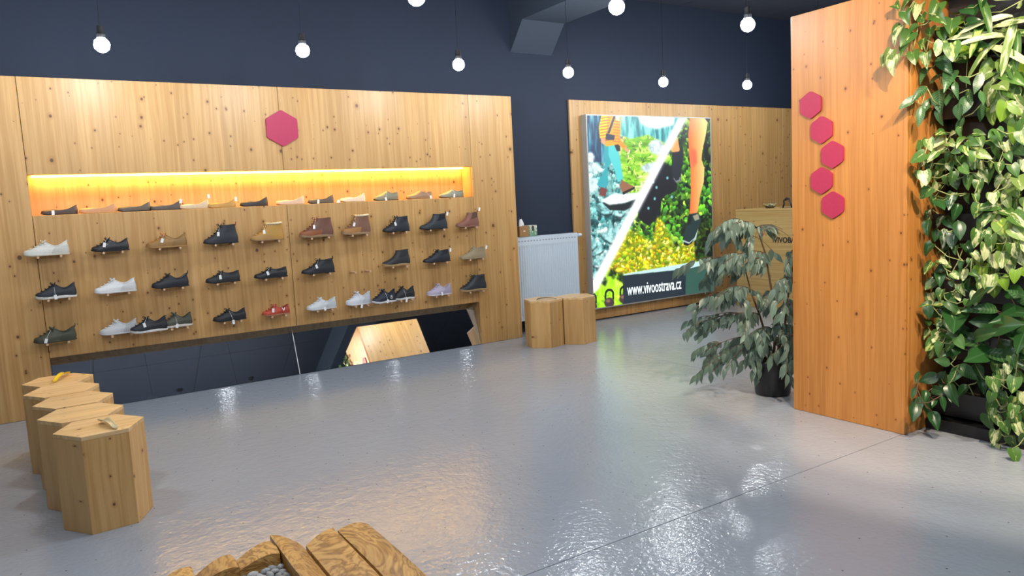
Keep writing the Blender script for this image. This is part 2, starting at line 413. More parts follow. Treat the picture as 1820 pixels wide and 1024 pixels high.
# ------------------------------------------------------------------ light box
M_FRAME = plain('lightbox_frame', (.42, .42, .41, 1), .45, metal=.3)
LX0, LX1, LZ0, LZ1, LYF = 5.372, 7.392, .150, 2.376, 6.700
lb = thing('light_box', 'glowing advertising light box with hiker and jumping legs picture', 'light box', ((LX0+LX1)/2, 6.75, LZ0))
M_BOXPAINT = M_FRAME
for (a, b, c, d) in ((LX0, LX0+.012, LZ0, LZ1), (LX1-.012, LX1, LZ0, LZ1), (LX0+.0125, LX1-.0125, LZ0, LZ0+.012), (LX0+.0125, LX1-.0125, LZ1-.012, LZ1)):
    pa('frame_profile', MB().box(a, b, LYF-.002, 6.789, c, d), M_FRAME, parent=lb)
pa('back_plate', MB().box(LX0+.0125, LX1-.0125, 6.775, 6.788, LZ0+.0125, LZ1-.0125), M_FRAME, parent=lb)

# picture painted with numpy in the plane of the print
PW, PH = 560, 616
SRC = [(1041, 204.5), (1262.5, 208), (1059, 548), (1268, 520)]
def homog(src, dst):
    A = []; B = []
    for (x, y), (u, v) in zip(src, dst):
        A += [[x, y, 1, 0, 0, 0, -u*x, -u*y], [0, 0, 0, x, y, 1, -v*x, -v*y]]; B += [u, v]
    h = np.linalg.solve(np.array(A, float), np.array(B, float)); return np.append(h, 1).reshape(3, 3)
HM = homog(SRC, [(0, 0), (PW, 0), (0, PH), (PW, PH)])
def cv(p):
    q = HM @ np.array([p[0], p[1], 1.0]); return q[0]/q[2], q[1]/q[2]
yy, xx = np.mgrid[0:PH, 0:PW].astype(float)
def vnoise(sx, sy, seed, octv=3):
    rs = np.random.RandomState(seed); out = np.zeros((PH, PW)); amp = 1.0; tot = 0
    for o in range(octv):
        gx = max(2, int(PW/sx)+3); gy = max(2, int(PH/sy)+3); g = rs.rand(gy, gx)
        fx = xx/sx; fy = yy/sy; ix = fx.astype(int); iy = fy.astype(int); ux = fx-ix; uy = fy-iy
        ux = ux*ux*(3-2*ux); uy = uy*uy*(3-2*uy)
        ix = np.minimum(ix, gx-2); iy = np.minimum(iy, gy-2)
        out += amp*((g[iy, ix]*(1-ux)+g[iy, ix+1]*ux)*(1-uy)+(g[iy+1, ix]*(1-ux)+g[iy+1, ix+1]*ux)*uy)
        tot += amp; amp *= .55; sx /= 2; sy /= 2
    return out/tot
def pmask(pts, raw=False):
    P = pts if raw else [cv(p) for p in pts]; m = np.zeros((PH, PW), bool); n = len(P)
    for i in range(n):
        x1, y1 = P[i]; x2, y2 = P[(i+1) % n]
        if y1 == y2: continue
        c = ((y1 > yy) != (y2 > yy)) & (xx < (x2-x1)*(yy-y1)/(y2-y1)+x1); m ^= c
    return m
def blur(a, r):
    for _ in range(2):
        for ax in (0, 1):
            k = 2*r+1; p = np.pad(a, [(r+1, r) if i == ax else (0, 0) for i in range(a.ndim)], mode='edge')
            cs = np.cumsum(p, axis=ax)
            a = ((cs[k:] - cs[:-k]) if ax == 0 else (cs[:, k:] - cs[:, :-k]))/k
    return a
img = np.zeros((PH, PW, 3))
def stamp(base, n, r0, r1, pal, seed, asp=1.6):
    """many small soft leaf / stone blobs with a lit upper side, drawn into a copy of base"""
    rs = np.random.RandomState(seed); out = base.copy(); pal = np.array(pal, float)/255
    for _ in range(n):
        cx, cy = rs.rand()*PW, rs.rand()*PH; r = r0+(r1-r0)*rs.rand()**2; th = rs.rand()*PI; R = int(r*asp)+2
        x0_, x1_, y0_, y1_ = max(0, int(cx)-R), min(PW, int(cx)+R), max(0, int(cy)-R), min(PH, int(cy)+R)
        if x1_ <= x0_ or y1_ <= y0_: continue
        dx = xx[y0_:y1_, x0_:x1_]-cx; dy = yy[y0_:y1_, x0_:x1_]-cy
        a_ = (dx*math.cos(th)+dy*math.sin(th))/(r*asp); b_ = (-dx*math.sin(th)+dy*math.cos(th))/r
        q = a_*a_+b_*b_; al = np.clip((1-q)*2.5, 0, 1)[..., None]*.9
        c = pal[rs.randint(len(pal))]*(.75+.4*rs.rand()); sh = (1-.35*np.clip(dy/r, -1, 1))[..., None]
        out[y0_:y1_, x0_:x1_] = out[y0_:y1_, x0_:x1_]*(1-al)+np.clip(c*sh, 0, 1)*al
    return out
def put(mask, colr, soft=1):
    a = blur(mask.astype(float), soft)[..., None] if soft else mask.astype(float)[..., None]
    c = np.array(colr, float); c = c/255 if c.ndim == 1 else c
    img[:] = img*(1-a)+c*a
def field(n, stops):
    out = np.zeros((PH, PW, 3)); ps = [s[0] for s in stops]
    for k in range(3): out[..., k] = np.interp(n, ps, [s[1][k]/255 for s in stops])
    return out
nA = vnoise(40, 46, 1, 5); nB = vnoise(14, 14, 2, 4); nG = vnoise(60, 16, 3, 4); nV = vnoise(12, 70, 4, 4)
rock = field(nB*.7+nA*.3, [(0, (5, 25, 30)), (.36, (25, 85, 90)), (.5, (110, 205, 205)), (.62, (190, 245, 240)), (1, (250, 255, 255))])
grass = field(nG, [(0, (60, 110, 10)), (.4, (120, 190, 30)), (.6, (190, 235, 80)), (1, (245, 255, 200))])
cliff = field(nV, [(0, (10, 60, 75)), (.4, (50, 150, 155)), (.6, (120, 215, 205)), (1, (220, 255, 250))])
dcliff = field(nV, [(0, (5, 15, 45)), (.45, (15, 55, 95)), (.6, (40, 120, 150)), (1, (160, 230, 240))])
ochre = field(nB, [(0, (110, 90, 20)), (.45, (225, 190, 90)), (.6, (250, 240, 170)), (1, (255, 255, 240))])
leafd = field(vnoise(34, 34, 7, 4), [(0, (6, 14, 16)), (.42, (14, 40, 20)), (.54, (50, 120, 15)), (.66, (140, 215, 40)), (1, (220, 255, 130))])
shrub = field(vnoise(26, 26, 8, 4), [(0, (80, 100, 0)), (.35, (150, 190, 5)), (.5, (225, 225, 10)), (.62, (255, 190, 10)), (.75, (250, 245, 60)), (1, (255, 255, 150))])
lawn = field(vnoise(20, 30, 9, 3), [(0, (90, 160, 0)), (.5, (170, 235, 20)), (1, (235, 255, 120))])
leafd = stamp(leafd*.7, 2600, 4, 12, [(10, 22, 18), (30, 75, 25), (60, 140, 25), (110, 200, 35), (180, 240, 70), (20, 50, 30), (80, 165, 45)], 21)
shrub = stamp(shrub*.75, 3200, 3, 8, [(235, 225, 10), (255, 240, 60), (190, 200, 0), (150, 190, 10), (250, 190, 20), (255, 250, 130), (120, 160, 10)], 22, 2.0)
lawn = stamp(lawn, 700, 3, 9, [(150, 225, 10), (205, 250, 60), (110, 180, 0)], 23)
rock = stamp(rock*.8, 1500, 3, 10, [(120, 210, 210), (70, 150, 150), (190, 240, 235), (30, 80, 85), (225, 250, 245), (150, 215, 200)], 24, 1.3)
grass = stamp(grass, 1200, 2, 5, [(150, 215, 50), (205, 245, 110), (95, 160, 25), (235, 250, 170)], 25, 4.0)
ochre = stamp(ochre, 900, 3, 9, [(250, 235, 160), (235, 200, 110), (200, 240, 225), (255, 255, 235), (220, 240, 150)], 26)
img[:] = rock
put(pmask([(1035, 290), (1140, 270), (1200, 240), (1230, 200), (1035, 200)]), ochre, 3)
put(pmask([(1110, 240), (1150, 235), (1200, 260), (1170, 330), (1120, 350), (1095, 310)]), grass, 4)
put(pmask([(1095, 200), (1216, 200), (1196, 262), (1150, 240), (1120, 248), (1100, 240)]), cliff, 2)
put(pmask([(1128, 200), (1200, 200), (1195, 222), (1165, 230), (1140, 222)]), (255, 255, 255), 4)
put(pmask([(1036, 200), (1072, 200), (1068, 240), (1085, 285), (1072, 292), (1040, 285)]), dcliff, 2)
for cx, cy, rx, ry in ((1165, 262, 14, 14), (1160, 300, 22, 10), (1050, 282, 8, 10), (1056, 300, 12, 10), (1052, 330, 14, 14)):
    put(pmask([(cx+rx*math.cos(a*PI/6), cy+ry*math.sin(a*PI/6)) for a in range(12)]), rock*.35+.65, 3)
rs = np.random.RandomState(3)
for k in range(26):
    cx, cy = 1045+rs.rand()*95, 360+rs.rand()*150; r = 6+rs.rand()*9
    e = pmask([(cx+r*1.25*math.cos(a*PI/5+k)*(.8+.3*rs.rand()), cy+r*math.sin(a*PI/5+k)*(.8+.3*rs.rand())) for a in range(10)])
    put(np.roll(e, 4, axis=0), (8, 25, 32), 2); put(e, rock*.55+np.array([.35, .45, .45])*(.5+.8*nB[..., None]), 2)
put(pmask([(1072, 362), (1085, 352), (1125, 346), (1138, 350), (1128, 368), (1110, 376), (1085, 375)]), (12, 25, 30), 1)
put(pmask([(1068, 358), (1090, 347), (1138, 344), (1146, 350), (1110, 363), (1084, 366)]), (240, 250, 250), 2)
# hiker
skin = (235, 160, 120)
put(pmask([(1072, 250), (1088, 255), (1088, 290), (1080, 300), (1082, 330), (1072, 338), (1062, 330), (1076, 300), (1074, 275)]), (50, 165, 175), 1)
put(pmask([(1080, 252), (1096, 256), (1103, 290), (1108, 322), (1098, 326), (1091, 300), (1082, 280)]), (85, 205, 205), 1)
put(pmask([(1090, 255), (1101, 258), (1102, 270), (1096, 270)]), (25, 30, 40), 1)
put(pmask([(1070, 205), (1102, 205), (1102, 238), (1098, 258), (1076, 262), (1073, 240)]), (255, 165, 15), 1)
put(pmask([(1068, 205), (1080, 205), (1077, 246), (1066, 247), (1064, 228)]), (255, 205, 20), 1)
put(pmask([(1096, 240), (1104, 252), (1114, 262), (1110, 268), (1098, 258)]), (250, 150, 30), 1)
for k in range(9):
    y = 210+k*5.2
    put(pmask([(1066, y+1), (1082, y-2), (1082, y-.6), (1066, y+2.2)]), (175, 85, 10), 0)
    put(pmask([(1089, y), (1101, y+1.5), (1101, y+2.6), (1089, y+1.2)]), (190, 95, 10), 0)
put(pmask([(1077, 238), (1092, 242), (1091, 250), (1076, 250)]), (25, 32, 70), 1)
put(pmask([(1090, 205), (1094, 205), (1083, 238), (1079, 238)]), (30, 30, 55), 0)
put(pmask([(1092, 205), (1100, 205), (1100, 216), (1094, 214)]), (250, 235, 215), 1)
put(pmask([(1067, 246), (1075, 247), (1075, 260), (1069, 256)]), skin, 1)
put(pmask([(1110, 262), (1118, 268), (1116, 273), (1109, 268)]), skin, 1)
put(pmask([(1068, 334), (1080, 338), (1077, 351), (1066, 349)]), (120, 60, 55), 1)
put(pmask([(1104, 320), (1112, 326), (1128, 334), (1122, 340), (1106, 344), (1102, 334)]), (150, 100, 70), 1)
put(pmask([(1106, 344), (1128, 333), (1127, 338), (1108, 348)]), (40, 30, 25), 0)
# right half
rh = [(1218, 200), (1060, 506), (1050, 560), (1290, 560), (1290, 195)]
R_ = pmask(rh); right = img.copy(); left = img.copy(); img[:] = leafd
hole = blur(pmask([(1165, 285), (1196, 300), (1203, 340), (1176, 352), (1172, 385), (1152, 405), (1134, 388), (1138, 350)]).astype(float), 7)
hole = np.clip((hole+.55*(vnoise(26, 26, 31, 3)-.5)-.35)*4, 0, 1)[..., None]; img[:] = img*(1-hole)+np.array([10, 14, 26])/255*hole
for (hx_, hy_) in ((1152, 372), (1163, 355), (1166, 335), (1193, 352), (1160, 325), (1185, 318)):
    put(pmask([(hx_+2.2*math.cos(a), hy_+3*math.sin(a)) for a in np.linspace(0, 2*PI, 9)]), (120, 190, 190), 1)
put(pmask([(1225, 400), (1270, 380), (1270, 490), (1232, 480)]), leafd*.45, 5)
put(pmask([(1240, 200), (1270, 200), (1270, 300), (1250, 300)]), leafd*.55, 6)
put(pmask([(1150, 205), (1225, 205), (1220, 300), (1190, 280)]), leafd*.8, 5)
put(pmask([(1060, 440), (1100, 410), (1128, 412), (1140, 420), (1160, 430), (1168, 385), (1180, 400), (1192, 425), (1200, 440), (1215, 432), (1232, 428), (1236, 470), (1200, 480), (1110, 500), (1050, 540)]), shrub, 4)
put(pmask([(1060, 495), (1085, 480), (1112, 500), (1112, 545), (1050, 555)]), lawn, 4)
for (x, y) in ((1075, 500), (1090, 488), (1105, 495)): put(pmask([(x-8, y), (x, y-12), (x+8, y-3), (x+4, y+8)]), leafd*.7, 3)
# box
put(pmask([(1110, 487), (1215, 470), (1272, 462), (1272, 468), (1218, 481), (1110, 490)]), (190, 225, 228), 1)
put(pmask([(1109, 490), (1218, 480), (1218, 560), (1109, 560)]), (20, 38, 52), 1)
put(pmask([(1218, 481), (1280, 467), (1280, 560), (1218, 560)]), (48, 88, 78), 1)
# kettlebells
def kettle(cx, cy, s):
    a = [(cx+s*8*math.cos(t), cy-s*13+s*9*math.sin(t)) for t in np.linspace(PI*.98, PI*2.02, 12)]
    i_ = [(cx+s*5.2*math.cos(t), cy-s*12+s*6*math.sin(t)) for t in np.linspace(PI*2.02, PI*.98, 12)]
    put(pmask([(cx-s*8, cy-s*3)]+a+[(cx+s*8, cy-s*3), (cx+s*5.2, cy-s*4)]+i_+[(cx-s*5.2, cy-s*4)]), (14, 26, 24), 0)
    put(pmask([(cx+s*8.5*math.cos(t), cy+s*2+s*8.8*math.sin(t)) for t in np.linspace(0, 2*PI, 16)]), (62, 46, 48), 1)
    put(pmask([(cx-2+s*4*math.cos(t), cy-1+s*3*math.sin(t)) for t in np.linspace(0, 2*PI, 12)]), (140, 105, 95), 2)
kettle(1086, 534, 1.0); kettle(1057, 540, .95); kettle(1111, 528, .95)
put(pmask([(1110.5, 490), (1130, 488), (1130, 560), (1110.5, 560)]), (20, 38, 52), 0)
# legs
def legshade(mask, lo, hi, x0, x1):
    g = np.clip((xx-x0)/(x1-x0), 0, 1)[..., None]; put(mask, np.array(lo)/255*(1-g)+np.array(hi)/255*g, 1)
u0 = cv((1222, 260))[0]; u1 = cv((1254, 260))[0]
legshade(pmask([(1225, 205), (1248, 205), (1257, 216), (1254, 238), (1247, 270), (1246, 285), (1251, 300), (1250, 325), (1243, 350), (1238, 385), (1224, 385), (1227, 340), (1226, 300), (1223, 270), (1222, 240)]), (235, 110, 50), (255, 225, 140), u0, u1)
put(pmask([(1225, 262), (1236, 268), (1238, 290), (1230, 300), (1226, 285)]), (225, 110, 70), 4)
put(pmask([(1189, 262), (1198, 242), (1203, 244), (1207, 268), (1204, 274), (1194, 272)]), (245, 165, 95), 1)
put(pmask([(1193, 272), (1206, 270), (1211, 255), (1214, 275), (1210, 300), (1209, 322), (1202, 327), (1194, 322), (1193, 300)]), (28, 34, 44), 1)
put(pmask([(1195, 318), (1209, 316), (1208, 324), (1201, 327)]), (120, 130, 135), 1)
put(pmask([(1196, 316), (1207, 314), (1206, 321), (1200, 323)]), (28, 34, 44), 0)
put(pmask([(1224, 383), (1240, 380), (1246, 392), (1240, 410), (1232, 428), (1224, 437), (1214, 434), (1212, 428), (1218, 405)]), (26, 50, 52), 1)
put(pmask([(1212, 428), (1224, 433), (1233, 425), (1240, 408), (1236, 428), (1224, 438), (1213, 435)]), (170, 190, 185), 0)
put(pmask([(1214, 432), (1224, 435.5), (1233, 427), (1228, 435), (1221, 439), (1214, 437)]), (15, 20, 25), 0)
put(pmask([(1230, 386), (1240, 382), (1242, 392), (1234, 395)]), (150, 150, 125), 1)
put(pmask([(1223, 384), (1229, 384), (1227, 400), (1220, 402)]), (15, 25, 30), 0)
right = img.copy(); a = blur(R_.astype(float), 1)[..., None]; img[:] = left*(1-a)+right*a
dm = pmask([(1208, 204), (1221, 204), (1066, 512), (1058, 520), (1057, 500)])
put(blur(dm.astype(float), 9) > .25, img*.4+.6, 5); put(dm, (255, 255, 255), 2)
img = np.clip(img, 0, 1)
pim = bpy.data.images.new('picture_print', PW, PH)
px_ = np.ones((PH, PW, 4), np.float32); px_[..., :3] = img[::-1]; pim.pixels.foreach_set(px_.ravel()); pim.update(); pim.pack()
def poster_mat():
    m, nt, b = nmat('backlit_print')
    tx = N(nt, 'ShaderNodeTexImage'); tx.image = pim; tx.interpolation = 'Cubic'
    b.inputs['Base Color'].default_value = (.03, .03, .03, 1); b.inputs['Roughness'].default_value = .4
    nt.links.new(tx.outputs[0], b.inputs['Emission Color']); b.inputs['Emission Strength'].default_value = POSTER_STRENGTH
    return m
pm = MB(); pm.add([(LX0+.0125, LYF, LZ0+.0125), (LX1-.0125, LYF, LZ0+.0125), (LX1-.0125, LYF, LZ1-.0125), (LX0+.0125, LYF, LZ1-.0125)], [(0, 1, 2, 3)])
po = pa('printed_screen', pm, poster_mat(), parent=lb)
uv = po.data.uv_layers.new(name='UVMap')
for lp in po.data.loops:
    v = po.data.vertices[lp.vertex_index].co
    uv.data[lp.index].uv = ((v.x-LX0)/(LX1-LX0), (v.z-LZ0)/(LZ1-LZ0))
def text_obj(name, s, mat, parent, origin, ex, ez, size, sx=1.0, depth=.0008, off=0.0, align='LEFT'):
    cu = bpy.data.curves.new(name, 'FONT'); cu.body = s; cu.size = size; cu.extrude = depth; cu.offset = off; cu.align_x = align
    cu.resolution_u = 3
    o = bpy.data.objects.new(name, cu); C.objects.link(o); bpy.context.view_layer.update()
    me = bpy.data.meshes.new_from_object(o.evaluated_get(bpy.context.evaluated_depsgraph_get()))
    C.objects.unlink(o); bpy.data.objects.remove(o)
    ex, ez = Vector(ex), Vector(ez); n = ex.normalized().cross(ez.normalized())
    for v in me.vertices:
        v.co = Vector(origin) + ex*(v.co.x*sx) + ez*v.co.y + n*v.co.z
    t = obj(name, me, mat)
    t.parent = parent; t.matrix_parent_inverse = Matrix.Translation(-parent.location); return t
A = at_y(1115, 526, LYF); B = at_y(1211, 514, LYF)
sl = Vector((1, 0, (B.z-A.z)/(B.x-A.x)))
M_PTXT = emit('print_lettering', (.72, .86, .84, 1), POSTER_STRENGTH*.9)
tx = text_obj('lettering', 'www.vivoostrava.cz', M_PTXT, lb, (A.x, LYF-.001, A.z+.005), sl, (0, 0, 1), .205, sx=1, off=.001)
wd_ = max(v.co.x for v in tx.data.vertices)-A.x; k_ = (B.x-A.x)/wd_
for v in tx.data.vertices:
    v.co.z -= (v.co.x-A.x)*(1-k_)*sl.z; v.co.x = A.x+(v.co.x-A.x)*k_

# ------------------------------------------------------------------ radiator and boxes on it
rad = thing('radiator', 'white ribbed panel radiator on the dark wall between the two spruce panels', 'radiator', (4.75, 6.73, .143))
RX0, RX1, RZ0, RZ1, RY0, RY1 = 4.35, 5.175, .143, 1.055, 6.69, 6.79
m = MB(); n = 26; prof = []
for k in range(n):
    a = RX0+.02+(RX1-RX0-.04)*k/n; b = RX0+.02+(RX1-RX0-.04)*(k+1)/n; w = b-a
    prof += [(a, 0), (a+w*.18, .008), (a+w*.62, .008), (a+w*.8, 0)]
prof = [(RX0, 0)]+prof+[(RX1-.001, 0)]
vs = []; fs = []
for (x, d) in prof:
    vs += [(x, RY0, RZ1-.09), (x, RY0+d, RZ1-.12), (x, RY0+d, RZ0+.06), (x, RY0, RZ0+.03)]
for i in range(len(prof)-1):
    for j in range(3): fs.append((i*4+j, i*4+j+1, i*4+4+j+1, i*4+4+j))
m.add(vs, fs); pa('ribbed_front', m, M_WHITE, parent=rad)
for za, zb2 in ((RZ1-.09, RZ1), (RZ0, RZ0+.03)):
    pa('front_rail', MB().box(RX0, RX1, RY0, RY0+.012, za, zb2), M_WHITE, parent=rad)
pa('side_cover', MB().box(RX0-.004, RX0-.0003, RY0, RY1, RZ0, RZ1), M_WHITE, parent=rad)
pa('side_cover', MB().box(RX1+.0003, RX1+.004, RY0, RY1, RZ0, RZ1), M_WHITE, parent=rad)
pa('top_grille', MB().box(RX0, RX1, RY0+.0005, RY1, RZ1-.006, RZ1+.001), M_WHITE, parent=rad)
for k in range(20):
    x = RX0+.035+k*(RX1-RX0-.07)/19
    pa('vent_slot', MB().box(x-.009, x+.009, RY0-.0012, RY0-.0002, RZ1-.052, RZ1-.041), plain('slot_grey', (.22, .25, .29, 1), .7), parent=rad)
pa('valve', MB().tube([(RX1+.005, 6.73, RZ1-.03), (RX1+.035, 6.73, RZ1-.03), (RX1+.04, 6.73, RZ1-.03), (RX1+.085, 6.73, RZ1-.03)], [.013, .013, .022, .019], 12), M_WHITE, parent=rad, smooth=True)
pa('wall_bracket', MB().box(4.5, 4.54, RY1, YW-.001, .3, .9), M_WHITE, parent=rad)
pa('wall_bracket', MB().box(4.98, 5.02, RY1, YW-.001, .3, .9), M_WHITE, parent=rad)
M_KRAFT = plain('kraft_card', (.36, .19, .08, 1), .8)
tb = thing('tissue_box', 'brown kraft tissue box with white tissue on the radiator top', 'tissue box', (4.455, 6.74, RZ1+.002))
obj('carton', MB().box(-.062, .062, -.058, .058, 0, .115), M_KRAFT, tb, bevel=.003)
m = MB(); rg = []
for i, (r, z) in enumerate(((.035, .116), (.03, .14), (.022, .165), (.010, .19))):
    rg.append([Vector((r*math.cos(k*PI/5)*(1+.25*math.sin(k*2.3+i)), .55*r*math.sin(k*PI/5), z+.006*math.sin(k*1.7))) for k in range(10)])
m.add([p for g in rg for p in g], [(i*10+k, i*10+(k+1) % 10, i*10+10+(k+1) % 10, i*10+10+k) for i in range(3) for k in range(10)]+[tuple(30+k for k in range(10))])
obj('tissue', m, M_CARD, tb, 'all')
m = MB(); m.prism([(.014*math.cos(a), -.0585, .055+.014*math.sin(a)) for a in np.linspace(0, PI, 10)], (0, -.0006, 0))
obj('emblem', m, plain('emblem_cream', (.8, .74, .6, 1), .7), tb)
m, nt, b = nmat('leafy_print'); tc = N(nt, 'ShaderNodeTexCoord')
sepz = N(nt, 'ShaderNodeSeparateXYZ'); nt.links.new(tc.outputs['Object'], sepz.inputs[0])
nn = noise_(nt, tc.outputs['Object'], 55, 2); mk = smooth_step(nt, math_(nt, 'SUBTRACT', nn, math_(nt, 'MULTIPLY', sepz.outputs[2], 2.2)), .25, .42)
nt.links.new(mix(nt, mk, (.72, .70, .58, 1), (.16, .33, .20, 1)), b.inputs['Base Color'])
tb2 = thing('tissue_box', 'cream tissue box with green leaf print beside the kraft one', 'tissue box', (4.573, 6.74, RZ1+.002))
obj('carton', MB().box(-.052, .052, -.055, .055, 0, .118), m, tb2, bevel=.003)
obj('opening', MB().prism([(.018*math.cos(a)-.004, -.0553, .085+.030*math.sin(a)) for a in np.linspace(0, 2*PI, 14)[:-1]], (0, -.0008, 0)), plain('opening_dark', (.05, .055, .055, 1), .8), tb2)

# ------------------------------------------------------------------ hexagonal stools
def stool(cx, cy, rot, label, R=.195, Hs=.465):
    t = thing('hexagonal_stool', label, 'stool', (cx, cy, 0), rot, 'hexagonal spruce stools')
    pt = [Vector((R*math.cos(k*PI/3), R*math.sin(k*PI/3), 0)) for k in range(6)]
    obj('top_board', MB().prism([p+Vector((0, 0, Hs-.020)) for p in pt], (0, 0, .020)), M_STOOLT, t, bevel=.0015)
    for k in range(6):
        a, b = pt[k], pt[(k+1) % 6]; ia, ib = a*.90, b*.90
        obj('side_board', MB().prism([a*.9985, b*.9985, ib, ia], (0, 0, Hs-.0205)), M_STOOL, t, bevel=.0012)
    return t
for (x, y, r, lab) in ((.178, 4.02, 4, 'nearest hexagonal spruce stool of the left row, holding a beige shoehorn'),
                       (.119, 4.372, 2, 'second hexagonal stool from the front of the left row'),
                       (.100, 4.732, 3, 'middle hexagonal stool of the left row of five'),
                       (.054, 5.084, 3, 'fourth hexagonal stool of the left row, next to the rearmost'),
                       (.044, 5.432, 2, 'rearmost stool of the left row, with yellow shoehorn on top'),
                       (4.195, 6.02, 14, 'left stool of the pair at the radiator, grey shoehorn on top'),
                       (4.53, 5.925, 14, 'right stool of the pair at the radiator, bare top')):
    stool(x, y, math.radians(r), lab)
def shoehorn(p, q, w0, w1, mat, label, bend=.03, z=.466):
    p, q = Vector(p), Vector(q); L = (q-p).length; ang = math.atan2(q.y-p.y, q.x-p.x)
    t = thing('shoehorn', label, 'shoehorn', ((p.x+q.x)/2, (p.y+q.y)/2, z), ang)
    m = MB(); nn, mm = 14, 6; vs = []; fs = []
    for lay in (0, 1):
        for i in range(nn+1):
            s = i/nn; x = (s-.5)*L; w = w0*(1-s)+w1*s
            w *= math.sqrt(max(.02, 1-max(0, (s-.88)/.12)**2))*(math.sqrt(max(.05, 1-max(0, (.06-s)/.06)**2)))
            zz = bend*(1-(2*s-1)**2)
            for j in range(mm+1):
                c = j/mm*2-1
                vs.append((x, c*w/2, zz + .28*w*c*c*(s**.6) + .001 + lay*.0025))
    st = (nn+1)*(mm+1)
    for i in range(nn):
        for j in range(mm):
            a = i*(mm+1)+j; fs.append((a, a+1, a+mm+2, a+mm+1)); fs.append((st+a, st+a+mm+1, st+a+mm+2, st+a+1))
        for j in (0, mm):
            a = i*(mm+1)+j; fs.append((a, a+mm+1, st+a+mm+1, st+a))
    for i in (0, nn):
        for j in range(mm):
            a = i*(mm+1)+j; fs.append((a, a+1, st+a+1, st+a))
    m.add(vs, fs); obj('blade', m, mat, t, 'all')
    obj('hanging_ring', MB().tube([(-L/2+.012+.009*math.cos(a), .009*math.sin(a), .004+bend*.15) for a in np.linspace(0, 2*PI, 13)[:-1]], .0025, 6, closed=True), mat, t, 'all')
shoehorn((.02, 5.335), (.105, 5.56), .020, .045, plain('yellow_plastic', (.85, .58, .01, 1), .35), 'curved yellow shoehorn on the rearmost left stool', .022)
shoehorn((.237, 3.872), (.190, 4.075), .022, .048, plain('beige_horn', (.55, .47, .28, 1), .3), 'beige shoehorn lying on the nearest left stool', .018)
shoehorn((4.26, 5.875), (4.09, 5.98), .018, .04, plain('grey_horn', (.18, .17, .17, 1), .3), 'dark grey shoehorn on left stool of the pair by radiator', .015)

# ------------------------------------------------------------------ shoes
def lerp(a, b, t): return a+(b-a)*t
def poly_at(pl, s):
    n = len(pl)-1; f = min(n-1e-6, s*n); i = int(f); t = f-i
    return tuple(lerp(pl[i][k], pl[i+1][k], t) for k in range(2))
BASEW = [(0, 0), (.012, .38), (.04, .62), (.1, .84), (.2, 1.0), (.32, .99), (.48, .84), (.62, .74), (.78, .72), (.9, .64), (.96, .47), (.99, .26), (1, 0)]
def basew(t):
    for (a, wa), (b, wb) in zip(BASEW[:-1], BASEW[1:]):
        if t <= b: return lerp(wa, wb, (t-a)/(b-a))
    return 0
KIND = {
 'low':    dict(F=[(0, .0), (.004, .018), (.035, .030), (.11, .040), (.21, .052), (.31, .068), (.40, .084), (.46, .096)], B=[(.985, 0), (.998, .018), (1, .032), (.992, .048), (.985, .060), (.98, .072), (.976, .084), (.978, .096)], dip=.036, top=.031, lace=(.50, .93, 4)),
 'oxford': dict(F=[(0, .0), (.004, .016), (.035, .026), (.11, .035), (.21, .046), (.32, .058), (.41, .068), (.47, .075)], B=[(.985, 0), (.998, .018), (1, .030), (.995, .042), (.99, .052), (.985, .062), (.983, .070), (.983, .078)], dip=.014, top=.031, lace=(.62, .95, 3)),
 'flat':   dict(F=[(0, .0), (.003, .012), (.03, .022), (.08, .027), (.15, .030), (.21, .032), (.26, .033), (.30, .033)], B=[(.985, 0), (1, .014), (1.005, .024), (1, .034), (.995, .043), (.988, .050), (.984, .056), (.982, .062)], dip=.020, top=.030, lace=None),
 'slipon': dict(F=[(0, .0), (.003, .014), (.03, .026), (.10, .036), (.20, .046), (.32, .058), (.44, .072), (.52, .082)], B=[(.985, 0), (1, .016), (1.002, .028), (1, .040), (.995, .050), (.99, .058), (.986, .066), (.985, .074)], dip=.022, top=.030, lace=None),
 'chukka': dict(F=[(0, .0), (.004, .016), (.035, .026), (.11, .036), (.22, .049), (.34, .068), (.44, .090), (.52, .112)], B=[(.985, 0), (1, .018), (1, .036), (.99, .054), (.978, .072), (.966, .088), (.958, .102), (.955, .116)], dip=.008, top=.034, lace=(.60, .93, 3)),
 'boot':   dict(F=[(0, .0), (.004, .018), (.04, .032), (.13, .046), (.25, .066), (.36, .092), (.45, .122), (.50, .155)], B=[(.985, 0), (1, .020), (1, .042), (.985, .066), (.965, .090), (.952, .114), (.948, .138), (.95, .158)], dip=.004, top=.038, lace=(.46, .97, 6)),
 'chelsea': dict(F=[(0, .0), (.004, .016), (.035, .028), (.12, .040), (.24, .055), (.37, .076), (.47, .108), (.50, .145)], B=[(.985, 0), (1, .020), (1, .040), (.985, .064), (.966, .088), (.952, .110), (.948, .130), (.95, .150)], dip=.006, top=.037, lace=None),
}
